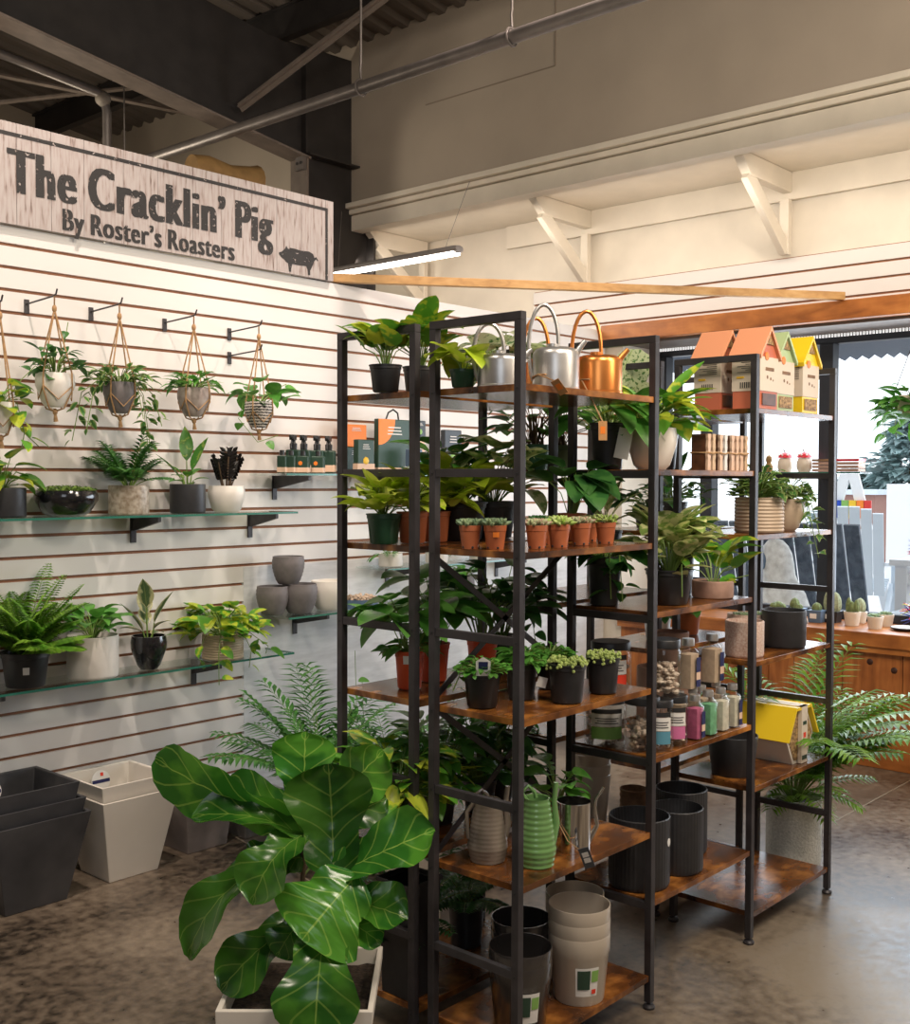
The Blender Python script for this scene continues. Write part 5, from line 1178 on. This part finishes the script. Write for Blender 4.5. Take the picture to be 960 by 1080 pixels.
for k, (u, v, r, h, lb) in enumerate(((.93, .21, .062, .18, 'large pale pink clay pot behind the sand bottles'), (1.06, .205, .060, .17, 'large pale pink clay pot behind the sand bottles, by the post'))):
    t = thing('clay_pot', lb, 'flower pot', (u, v, S2), 0, 'pink clay pots behind the bottles'); pot(t, r, h, 'pinkpot', .85, 'cyl', empty=True)
for k in range(2):
    t = thing('clay_bowl', ('low pink clay bowl stacked on a clay pot below the pothos bowl, lower', 'low pink clay bowl stacked on a clay pot below the pothos bowl, upper')[k], 'bowl', (1.0, .205, S2 + .1805 + .05 * k), 0, 'pink clay bowls under the middle shelf'); pot(t, .058 - .004 * k, .049, 'pinkpot', .9, 'cyl', empty=True)
# S1: black ribbed planters
for u, v, r, h, lb in ((.672, .105, .085, .195, 'large fluted black planter with a round sticker, nearest the watering can'), (.848, .090, .076, .182, 'fluted black planter in the middle of the low shelf'), (1.00, .165, .078, .192, 'fluted black planter at the far end of the low shelf')):
    t = thing('fluted_planter', lb, 'planter', (u, v, S1), 0, 'fluted black planters on the low shelf'); pot(t, r, h, 'matte_black', .93, 'cyl', empty=True, fn=lambda a, z: 1 + .006 * math.cos(a * 44), seg=176)
    if u < .7: MB().lathe([(0, .002), (.011, .0015), (.011, 0)], 14, T=Matrix.Translation((r * math.cos(-1.35), r * math.sin(-1.35), h * .66)) @ Matrix.Rotation(-1.35, 4, 'Z') @ Matrix.Rotation(PI / 2, 4, 'Y')).build('round_sticker', M['paper'], t)
for k in range(3):
    t = thing('grey_pot', ('tall grey pot behind the low shelf, lowest of three', 'tall grey pot behind the low shelf, middle of three', 'tall grey pot behind the low shelf, topmost of three')[k], 'flower pot', (.955, .475, S1 + .035 * k), 0, 'nested grey pots on the rear rack'); pot(t, .070, .19, 'taupe', .72, 'plain', empty=True)
t = thing('wicker_pot', 'brown slatted round pot beside the nested grey pots', 'flower pot', (1.085, .39, S1)); pot(t, .046, .13, 'wicker', .85, 'cyl', empty=True, ridges=6)

# ---- far bay
def bug_house(label, loc, roof, body, w=.142, d=.098, H=.255):
    t = thing('insect_house', label, 'insect house', loc, 0, 'gabled insect houses on the far top shelf'); e = H * .76
    MB().prism([(-w / 2 + .012, 0), (w / 2 - .012, 0), (w / 2 - .012, e - .034), (0, H - .016), (-w / 2 + .012, e - .034)], .004, d - .004).build('house_body', M[body], t, smooth=False)
    for s in (-1, 1): MB().prism([(0, H), (s * w / 2, e - .030), (s * (w / 2 - .003), e - .042), (0, H - .014)], -.006, d + .006).build('roof_panel', M[roof], t, smooth=False)
    MB().prism([(-.030, e + .005), (.030, e + .005), (.0, H - .022)], .0005, .0038).build('bamboo_ends', M['hive'], t, smooth=False)
    MB().box(-.045, .045, .0005, .0038, .012, .048).build('lower_hole', M['hive'] if roof != 'salmon' else M['darkwood'], t, smooth=False)
    k = MB().box(-w / 2 + .010, w / 2 - .010, .0018, d - .0018, .055, e - .034).build('card_sleeve', M['kraftlight'], t, smooth=False)
    MB().lathe([(0, .002), (.013, .0015), (.0135, 0)], 8, T=Matrix.Translation((-.018, .0012, e - .032)) @ Matrix.Rotation(PI / 2, 4, 'X')).build('round_print', M['orangeink'], k)
    mb = MB()
    for q in range(7): mb.box(-w / 2 + .0085, -w / 2 + .0098, .015, .015 + .07 * (.9 - .2 * (q % 3)), .148 - .006 * q, .1495 - .006 * q)
    for q in range(6): mb.box(-w / 2 + .0085, -w / 2 + .0098, .03 + q * .007, .033 + q * .007, .064, .082)
    mb.build('small_print', M['ink'], k, smooth=False)
    MB().box(-w / 2 + .0082, -w / 2 + .0098, .055, .08, .094, .100).build('yellow_strip', M['yellowink'], k, smooth=False)
    mb = MB(); mb.box(-.025, .03, .0005, .0016, .118, .128)
    for x, z, r in ((-.012, .098, .010), (.010, .094, .009), (.026, .090, .006)): mb.lathe([(0, .001), (r * .6, 0)], 8, T=Matrix.Translation((x, .0015, z)) @ Matrix.Rotation(PI / 2, 4, 'X'))
    mb.build('front_print', M['wicker'], k, smooth=False); return t
M['kraftlight'] = pm('light kraft card sleeve', (.68, .58, .47), .6)
bug_house('insect house with a salmon roof standing at the back of the far top shelf', (1.245, .145, T5), 'salmon', 'salmon_b')
bug_house('insect house with a salmon roof at the front by the rack post', (1.245, .012, T5), 'salmon', 'salmon_b')
bug_house('insect house with a pale green roof', (1.397, .030, T5), 'mint', 'mint')
bug_house('insect house with a bright yellow roof', (1.560, .020, T5), 'yellow', 'yellow')
def ivyf(f, s, z):
    pothos(f, s, z, 80, .09, .07, .032, shape='ivy', W=.9)
plant('potted_ivy', 'variegated ivy in a ribbed beige pot on the far bay second shelf', (1.33, .085, T4), r=.078, h=.112, mat='beige_cer', style='cyl', leaf_='ivy', ridges=9, build=lambda f, s, z: (ivyf(f, s, z), pothos(f, s, z + .03, 40, .10, .08, .035, shape='ovate', W=.45)))
plant('potted_ivy', 'trailing ivy in the smaller beige pot, its stems hanging past the shelf', (1.51, .085, T4), r=.062, h=.105, mat='beige_cer', style='belly', tp=.8, leaf_='ivy', build=lambda f, s, z: (ivyf(f, s, z), [vine(f, s, [(0, 0, z), U_(a) * .08 + Vector((0, 0, z + .01)), U_(a) * (.10) + Vector((0, 0, z + d / 2)), U_(a + .15) * .115 + Vector((0, 0, z + d))], .042, .028, 'ivy', W=.9) for a, d in ((-1.6, -.18), (-1.2, -.12), (-.4, -.03), (-2.0, -.10))]))
t = thing('matte_planter', 'plain matte black planter with a round sticker on the far bay middle shelf', 'planter', (1.515, .085, T3)); pot(t, .072, .122, 'matte_black', .93, 'cyl', empty=True)
MB().lathe([(0, .002), (.010, .0015), (.010, 0)], 14, T=Matrix.Translation((.073 * math.cos(-.95), .073 * math.sin(-.95), .085)) @ Matrix.Rotation(-.95, 4, 'Z') @ Matrix.Rotation(PI / 2, 4, 'Y')).build('round_sticker', M['paper'], t)
pk = pm('pink pot with raised pattern', (.55, .33, .25), .6, ns=170, na=.2, col2=(.78, .66, .58))
t = thing('patterned_pot', 'pale pink patterned pot just past the rack post on the middle shelf', 'flower pot', (1.24, .085, T3)); pot(t, .060, .112, pk, .93, 'cyl', empty=True)
plant('succulent_bowl', 'low red patterned bowl of mixed succulents behind the matte black planter', (1.50, .215, T3), r=.062, h=.10, mat=pk, style='round', leaf_='succ', build=lambda f, s, z: [rosette(f, z, .03, 16, .005, (rnd.uniform(-.04, .04), rnd.uniform(-.04, .04)), 1.2) for _ in range(8)])
t = thing('hexagonal_insect_house', 'yellow roofed hexagonal insect house with a printed band', 'insect house', (1.545, .035, T2))
R_ = .103; hx = [(R_ * math.cos(PI / 3 * k + 0), R_ * math.sin(PI / 3 * k) + R_ * .866) for k in range(6)]
MB().prism([(x * .97, z * 1.0) for x, z in hx], .004, .17).build('house_body', M['whiteplanter'], t, smooth=False)
MB().prism([(x * .86, (z - R_ * .866) * .86 + R_ * .866) for x, z in hx], .001, .0039).build('bamboo_ends', M['hive'], t, smooth=False)
for s in (-1, 1):
    a = Vector((s * R_ * .5, 0, R_ * 1.732 + .004)); b = Vector((s * (R_ + .006), 0, R_ * .80))
    MB().prism([(a.x, a.z), (b.x, b.z), (b.x + s * .007, b.z + .003), (a.x + s * .004, a.z + .008)], -.012, .18).build('roof_panel', M['yellow'], t, smooth=False)
MB().box(-R_ * .5, R_ * .5, -.012, .18, R_ * 1.732 + .001, R_ * 1.732 + .010).build('roof_ridge', M['yellow'], t, smooth=False)
k = MB().box(-.022, .022, -.0135, -.0005, 0.001, R_ * 1.732 + .012).box(-.022, .022, -.0135, .181, R_ * 1.732 + .0105, R_ * 1.732 + .012).build('printed_band', M['kraftlight'], t, smooth=False)
MB().box(-.009, .009, -.0145, -.0136, .085, .102).build('red_print', M['redink'], k, smooth=False)
MB().box(-.013, .013, -.0145, -.0136, .128, .140).build('green_print', M['dkgreen'], k, smooth=False); MB().box(-.018, .018, -.0145, -.0136, .012, .026).build('green_print', M['dkgreen'], k, smooth=False)
t = thing('round_planter', 'dark rounded planter beside the hexagonal insect house', 'planter', (1.265, .135, T2)); pot(t, .080, .125, 'matte_black', .80, 'plain', empty=True)
t = thing('low_box', 'small grey card box behind the hexagonal insect house', 'box', (1.50, .245, T2), .1); MB().box(-.05, .05, -.022, .022, 0, .15).build('card_box', M['kraftlight'], t, smooth=False, bevel=.002); MB().box(-.03, .03, -.0228, -.022, .05, .12).build('print', M['bluetray'], t, smooth=False)
# rear rack far bay
for u, z, m_, lb, lf in ((1.35, T3, 'galv', 'silver grey bucket plant on the rear far shelf', 'dark'), (1.55, T3, 'terra', 'red potted plant on the rear far shelf', 'green')):
    plant('small_pot_plant', lb, (u, .47, z), r=.05, h=.09, mat=m_, leaf_=lf, build=P_(14, .07, .08, .06))

# palm at the end of the rack
def wp():
    m = pm('white textured planter', (.66, .65, .60), .6, ns=120, na=.15, bump=.8, bs=110); return m
plant('areca_palm', 'large feathery palm in a tall white textured planter at the far end of the racks', (1.93, .235, 0), r=.100, h=.250, mat=wp(), tp=.92, style='cyl', leaf_='fern',
      build=lambda f, s, z: (palm(f, s, z, 34, .62, .13, (.03, .42), leaflets=18, droop=1.15, w=.16), palm(f, s, z, 8, .50, .12, (.25, .65), az=-.55, spread=.8, leaflets=18, droop=.9, w=.16), palm(f, s, z, 20, .3, .08, (.1, .8), leaflets=11, droop=1.2, w=.17)))

# ------------------------------------------------------------------ counter plants
CT = .6725
def cact(label, loc, potm, r, h, cols, square=False, mat='cactus', name='potted_cactus'):
    t = thing(name, label, 'cactus', loc, 0, 'small cacti and succulents on the counter')
    if square:
        mb = MB(); 
        for (a, z), (b, z2) in (((r * .8, 0), (r, h)),):
            n = len(mb.v); mb.v.extend([(-a, -a, z), (a, -a, z), (a, a, z), (-a, a, z), (-b, -b, z2), (b, -b, z2), (b, b, z2), (-b, b, z2)])
            for q in ((0, 3, 2, 1), (4, 5, 6, 7), (0, 1, 5, 4), (1, 2, 6, 5), (2, 3, 7, 6), (3, 0, 4, 7)): mb.face([n + k for k in q])
        mb.build('pot', M['bluetray' if potm == 'g' else 'nursery'], t, smooth=False, bevel=.002)
        MB().box(-r - .001, -r, -.4 * r, .5 * r, h * .35, h * .75).build('label', M['paper'], t, smooth=False)
    else:
        pot(t, r, h, potm, .8, 'rim'); 
    mb = MB()
    for x, y, cr, chh in cols:
        n = 10; mb.lathe([(0, h * .8)] + [(cr * (math.sin(PI * (.18 + .82 * i / n)) ** .55 if i < n else 0) * (1 if i > 1 else .9), h * .85 + chh * (i / n)) for i in range(n + 1)], 30, (x, y, 0), fn=lambda a, z: 1 + .06 * math.cos(a * 11))
    mb.build('stems' if len(cols) > 1 else 'stem', M[mat], t); return t
cact('clustered round cactus in a small dark square pot, partly behind the black planter', (3.70, 1.16, CT), 'b', .040, .06, ((0, 0, .025, .04), (.02, .02, .02, .035), (-.02, .018, .02, .035), (.0, -.022, .02, .03)), True)
cact('two round cacti in a grey square pot with a white label', (3.67, 1.04, CT), 'g', .042, .065, ((0, .012, .026, .065), (-.004, -.012, .022, .035)), True)
cact('short round cactus in a grey square pot behind the rack post', (3.66, .925, CT), 'g', .040, .065, ((0, 0, .026, .05),), True)
cact('tall pale edged paddle cactus in a black square pot with a label', (3.72, .865, CT), 'b', .042, .06, ((0, .02, .028, .12), (.0, -.016, .03, .11)), True, 'cactus2')
cact('three fingered cactus in a cream pot at the counter edge', (3.66, .735, CT), 'cream_cer', .042, .072, ((-.0, .018, .016, .085), (-.008, -.003, .016, .065), (.0, -.022, .016, .075)))
cact('woolly cactus in a cream pot behind the three fingered one', (3.80, .75, CT), 'cream_cer', .036, .06, ((0, 0, .028, .08),), False, 'cactus2')
for loc, r, h, pm_, lb in (((3.62, .60, CT), .040, .062, 'cream_cer', 'dark pointed succulent in a cream pot, closest to the counter edge'), ((3.76, .60, CT), .040, .060, 'cream_cer', 'spreading green succulent in a cream pot at the back of the counter')):
    t = thing('potted_succulent', lb, 'succulent', loc, 0, 'small cacti and succulents on the counter'); pot(t, r, h, pm_, .8, 'rim'); fo = MB(); [rosette(fo, h * .9, .038, 18, .006, (rnd.uniform(-.015, .015), rnd.uniform(-.015, .015)), 1.) for _ in range(3)]; fo.build('foliage', G['succ'], t, ang=80)
t = thing('round_dish', 'white round dish with a dark rim lying on the counter', 'dish', (3.66, .46, CT)); MB().lathe([(0, 0), (.05, 0), (.075, .010), (.075, .016), (0, .014)], 30).build('dish', M['nursery'], t); MB().lathe([(0, .0185), (.068, .0175), (.070, .0165), (.0, .0145)], 30).build('white_face', M['white_cer'], t)
def spiky(label, loc, cols, R=.05):
    t = thing('metal_flower', label, 'garden ornament', loc, 0, 'enamelled metal flowers by the window')
    MB().lathe([(0, 0), (.028, 0), (.028, .004), (.004, .006), (.004, .045), (0, .045)], 12).build('stand', M['nursery'], t)
    for j, cm in enumerate(cols):
        mb = MB()
        for i in range(16): a = i * 2.399 + j; e = rnd.uniform(-.6, 1.1); mb.tube([(0, 0, .05 + .018 * j), Vector((0, 0, .05 + .018 * j)) + (U_(a) + Vector((0, 0, e))).normalized() * R * rnd.uniform(.7, 1.1)], [.006, .0015], 5)
        mb.build('petals', M[cm], t, smooth=False)
    return t
spiky('spiky purple, lime and red metal flower standing on the counter', (3.80, .46, CT), ('bluemetal', 'purple', 'redmetal', 'limemetal'), .085)
# hanging pothos at the right
t = thing('hanging_pothos', 'hanging basket of heart leaved pothos cut by the right picture edge', 'hanging planter', (3.15, .26, 1.70))
pot(t, .085, .10, 'cream_cer', .75, 'belly'); fo, st = MB(), MB(); pothos(fo, st, .09, 50, .13, .07, .085, low=-.10); [vine(fo, st, [(0, 0, .09), U_(a) * .1 + Vector((0, 0, .08)), U_(a) * .13 + Vector((0, 0, -.02)), U_(a) * .12 + Vector((0, 0, -.09))], .07, .03) for a in (1.5, 2.2, 2.9, -2.6)]
fo.build('foliage', G['green'], t, ang=80); st.build('stems', M['stem'], t)
mb = MB(); [mb.tube([(.085 * math.cos(a), .085 * math.sin(a), .1), (0, 0, .35)], .0018, 4) for a in (0, 2.1, 4.2)]; mb.tube([(0, 0, .35), (0, 0, 1.28)], .002, 5); mb.build('hanging_wire', M['black'], t)
# glass ledge inside the window with mugs and boxes
t = thing('window_ledge', 'narrow glass ledge fixed across the window frame', 'shelf'); MB().box(3.70, 3.86, .72, 1.66, 1.455, 1.463).build('glass_panel', M['shelfglass'], t, smooth=False); MB().box(3.698, 3.70, .72, 1.66, 1.455, 1.463).build('polished_edge', M['glassedge'], t, smooth=False)
for v in (.98, 1.60): MB().box(3.70, 3.875, v - .006, v + .006, 1.435, 1.4545).build('ledge_bracket', M['winframe'], t, smooth=False)
for v, lb in ((1.165, 'cream mug topped with a red spotted mushroom cap, nearer the rack post'), (1.055, 'cream mug topped with a red spotted mushroom cap, nearer the window post')):
    t = thing('mushroom_mug', lb, 'mug', (3.77, v, 1.4635), 0, 'mushroom mugs on the window ledge'); MB().lathe([(0, 0), (.030, 0), (.040, .02), (.040, .05), (.032, .075), (0, .075)], 18).build('mug_body', M['cream_cer'], t)
    MB().lathe([(0, .108), (.020, .104), (.036, .09), (.042, .077), (0, .0755)], 18).build('mushroom_cap', M['mugred'], t)
    mb = MB(); [mb.sphere((-.034 * math.cos(a), .034 * math.sin(a), .092), .006, 6, 4) for a in (-.8, 0, .7, 1.6)]; mb.build('spots', M['white_cer'], t)
    MB().tube([(0, 0, .105), (.004, .012, .125)], .003, 5).build('twig', M['woodstem'], t)
for v, lb in ((.93, 'small slatted wooden crate on the window ledge beside the mugs'), (.80, 'small slatted wooden crate at the end of the window ledge')):
    t = thing('small_crate', lb, 'crate', (3.77, v, 1.4635), 0, 'little crates on the window ledge'); mb = MB()
    for k in range(3): mb.box(-.045, .045, -.060, .060, .002 + k * .018, .016 + k * .018)
    mb.build('slats', M['pinkpot'], t, smooth=False); MB().box(-.047, .047, -.062, .062, .056, .068).build('dark_rim', M['mugred'] if v < .9 else M['wicker'], t, smooth=False)
t = thing('gnome_figurine', 'tiny brown figurine on the window ledge half behind the post', 'figurine', (3.77, 1.26, 1.4635)); MB().lathe([(0, 0), (.02, 0), (.024, .03), (.012, .05), (.018, .065), (.014, .085), (0, .095)], 12).build('figurine', M['tan'], t)

# ------------------------------------------------------------------ outdoors
struct(MB().box(3.92, 60, -40, 60, -.12, -.02).build('ground_yard', M['snow'], smooth=False))
mb = MB(); y = -3.6
while y < 4:
    q = len(mb.v)
    for (u, yy, zz) in ((3.95, y, 2.36), (5.2, y, 2.20), (5.2, y + .04, 2.23), (3.95, y + .04, 2.39)): mb.v.append((u, yy, zz))
    mb.face((q, q + 1, q + 2, q + 3)); q = len(mb.v)
    for (u, yy, zz) in ((3.95, y + .04, 2.39), (5.2, y + .04, 2.23), (5.2, y + .08, 2.20), (3.95, y + .08, 2.36)): mb.v.append((u, yy, zz))
    mb.face((q, q + 1, q + 2, q + 3)); y += .08
struct(mb.build('trim_5', pm('blue grey awning sheet', (.12, .15, .20), .5), smooth=False))
def deck_chair(name, label, loc, rz, mat, slats=7, H=1.0, W=.62, g=None, arms=True):
    t = thing(name, label, 'garden chair', loc, rz, g)               # faces +x
    for k in range(slats):
        x = (k - (slats - 1) / 2) * W / slats; top = H - .10 * abs(2 * x / W) ** 2
        MB().bar((-.02, x, .30), (-.28, x, top), W / slats - .012, .02, (0, 1, 0)).build('back_slat', M[mat], t, smooth=False) if False else None
    mb = MB()
    for k in range(slats):
        x = (k - (slats - 1) / 2) * W / slats; top = H - (.08 if mat != 'darkslat' else .0) * abs(2 * x / W) ** 2; a = Vector((0, x, .30)); b = Vector((-.26, x, top)); w = W / slats - (.016 if mat == 'darkslat' else .008)
        n = len(mb.v); d = Vector((.02, 0, .008))
        for p in (a, b):
            for s1, s2 in ((-1, 0), (1, 0), (1, 1), (-1, 1)): mb.v.append(tuple(p + Vector((0, s1 * w / 2, 0)) + d * s2))
        for q in ((0, 1, 5, 4), (1, 2, 6, 5), (2, 3, 7, 6), (3, 0, 4, 7), (4, 5, 6, 7), (3, 2, 1, 0)): mb.face([n + j for j in q])
    mb.build('back', M[mat], t, smooth=False)
    mb = MB(); [mb.box(.02 + .08 * k, .09 + .08 * k, -W / 2, W / 2, .33 + .012 * k, .35 + .012 * k) for k in range(6)]; mb.build('seat', M[mat], t, smooth=False)
    for s in (-1, 1):
        MB().box(-.12, .55, s * (W / 2 + .06) - .06, s * (W / 2 + .06) + .06, .56, .585).build('armrest', M[mat if mat != 'darkslat' else 'greyfurn'], t, smooth=False)
        MB().box(.44, .52, s * (W / 2 + .04) - .02, s * (W / 2 + .04) + .02, 0, .56).build('leg', M[mat], t, smooth=False)
        MB().bar((.45, s * (W / 2 + .02), .33), (-.45, s * (W / 2 + .02), .04), .03, .09).build('leg', M[mat], t, smooth=False)
    return t
deck_chair('garden_bench', 'dark navy slatted garden seat with its back to the window', (5.05, 1.72, -.02), .0, 'darkslat', 10, 1.16, 1.12)
for i, (x, y, lb, m_) in enumerate(((7.3, 2.25, 'pale grey rounded back garden chair in the yard, nearest the rack post', 'greyfurn'), (7.6, 1.36, 'pale grey rounded back garden chair in the yard at the right edge', 'greyfurn'), (6.6, 1.05, 'white garden chair in the yard behind the white table', 'whitefurn'))):
    deck_chair('garden_chair', lb, (x, y, .15), .3, m_, 6, 1.05, .55, 'garden chairs in the yard')
t = thing('garden_table', 'white slatted garden table in the yard outside the window', 'table', (6.02, .86, -.02), .0)
MB().box(-.35, .45, -.30, .45, .86, .90).build('tabletop', M['whitefurn'], t, smooth=False)
for a, b in ((-.28, -.22), (-.28, .38), (.38, -.22), (.38, .38)): MB().box(a - .04, a + .04, b - .04, b + .04, 0, .86).build('leg', M['whitefurn'], t, smooth=False)
MB().bar((-.28, .34, .80), (-.28, -.18, .1), .05, .07).build('brace', M['whitefurn'], t, smooth=False)
spiky('spiky purple and red metal flower on the white garden table', (5.80, 1.16, .881), ('purple', 'redmetal', 'bluemetal'), .085)
t = thing('stone_statue', 'white stone statue of a veiled stooping figure outside the window', 'statue', (4.28, 1.40, -.02))
# veiled figure, hood bowed towards the rack side
mb = MB(); prof = [(.22, 0), (.22, .30), (.20, .50), (.185, .62), (.18, .70), (.165, .77), (.13, .83), (.112, .88), (.112, .94), (.105, 1.0), (.085, 1.045), (.05, 1.08), (0, 1.095)]
sec = 28; base = len(mb.v)
rings = []
for r, z in prof:
    lean = .06 * max(0, (z - .55) / .5); ring = []
    for k in range(sec):
        a = 2 * PI * k / sec; f = 1 + .05 * math.cos(a * 7 + z * 6) * (1 if z < .9 else .3)
        ring.append(len(mb.v)); mb.v.append((.5 * r * f * math.cos(a) * 1.3, lean + r * f * math.sin(a) * .9, z))
    rings.append(ring)
for A, B in zip(rings, rings[1:]):
    for k in range(sec): mb.face((A[k], A[(k + 1) % sec], B[(k + 1) % sec], B[k]))
mb.build('veiled_body', M['statue'], t, ang=80)
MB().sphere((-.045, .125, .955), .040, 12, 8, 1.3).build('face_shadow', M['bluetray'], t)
MB().box(-.2, .2, -.25, .25, -.0, .06).build('base', M['statue'], t, smooth=False, bevel=.01)
t = thing('easel_frame', 'white A shaped frame in the yard with a rainbow coloured panel', 'display frame', (7.9, 2.52, -.02), .2)
for s in (-1, 1): MB().bar((0, s * .42, 0), (0, s * .02, 1.55), .05, .09).build('leg', M['whitefurn'], t, smooth=False)
MB().box(-.03, .03, -.24, .24, .95, 1.0).build('crossbar', M['whitefurn'], t, smooth=False)
for k, cm in enumerate(('redmetal', 'orangeink', 'yellowink', 'greenlabel', 'bluemetal', 'purple')): MB().box(-.06, -.03, -.20 + k * .065, -.14 + k * .065, 1.10, 1.26).build('colour_panel', M[cm], t, smooth=False)
t = thing('white_cabinet', 'white box like cabinet standing far out in the yard', 'cabinet', (11.0, 2.75, -.02)); MB().box(-.3, .3, -.5, .5, 0, 1.40).build('cabinet_body', M['whitefurn'], t, smooth=False); MB().sphere((-.31, .0, 1.2), .02, 8, 6).build('knob', M['nursery'], t)
def conifer(label, loc, H, R):
    t = thing('conifer_tree', label, 'tree', loc, 0, 'trees beyond the yard'); MB().tube([(0, 0, 0), (0, 0, H * .8)], [.15, .05], 8).build('trunk', M['woodstem'], t); mb = MB()
    for i in range(1500):
        z = rnd.random(); q = R * (1 - z) ** .6 * math.sqrt(rnd.random()) * (1 + .25 * math.sin(z * 22)); a = rnd.uniform(0, 6.3)
        mb.slim(U_(a) * q + Vector((0, 0, H * (.08 + .9 * z))), U_(a) + Vector((0, 0, rnd.uniform(-.4, .5))), (0, 0, 1), .34, .22)
    mb.build('foliage', G['fir'], t, ang=180)
conifer('tall blue green conifer beyond the yard, behind the garden chairs', (20, 6.3, -.1), 2.75, 1.2)
conifer('broad lower conifer beyond the yard at the right edge', (19.5, 5.0, -.1), 2.35, 1.4)
conifer('shrubby conifer beyond the yard beside the A shaped frame', (21, 7.6, -.1), 1.75, 1.1)
t = thing('brick_shed', 'distant brick shed across the yard', 'building', (17, 5.90, -.1)); MB().box(-.5, .5, -.25, .30, 0, 1.28).build('wall', M['brick'], t, smooth=False); MB().box(-.6, .6, -.32, .36, 1.28, 1.36).build('roof', M['greyfurn'], t, smooth=False)
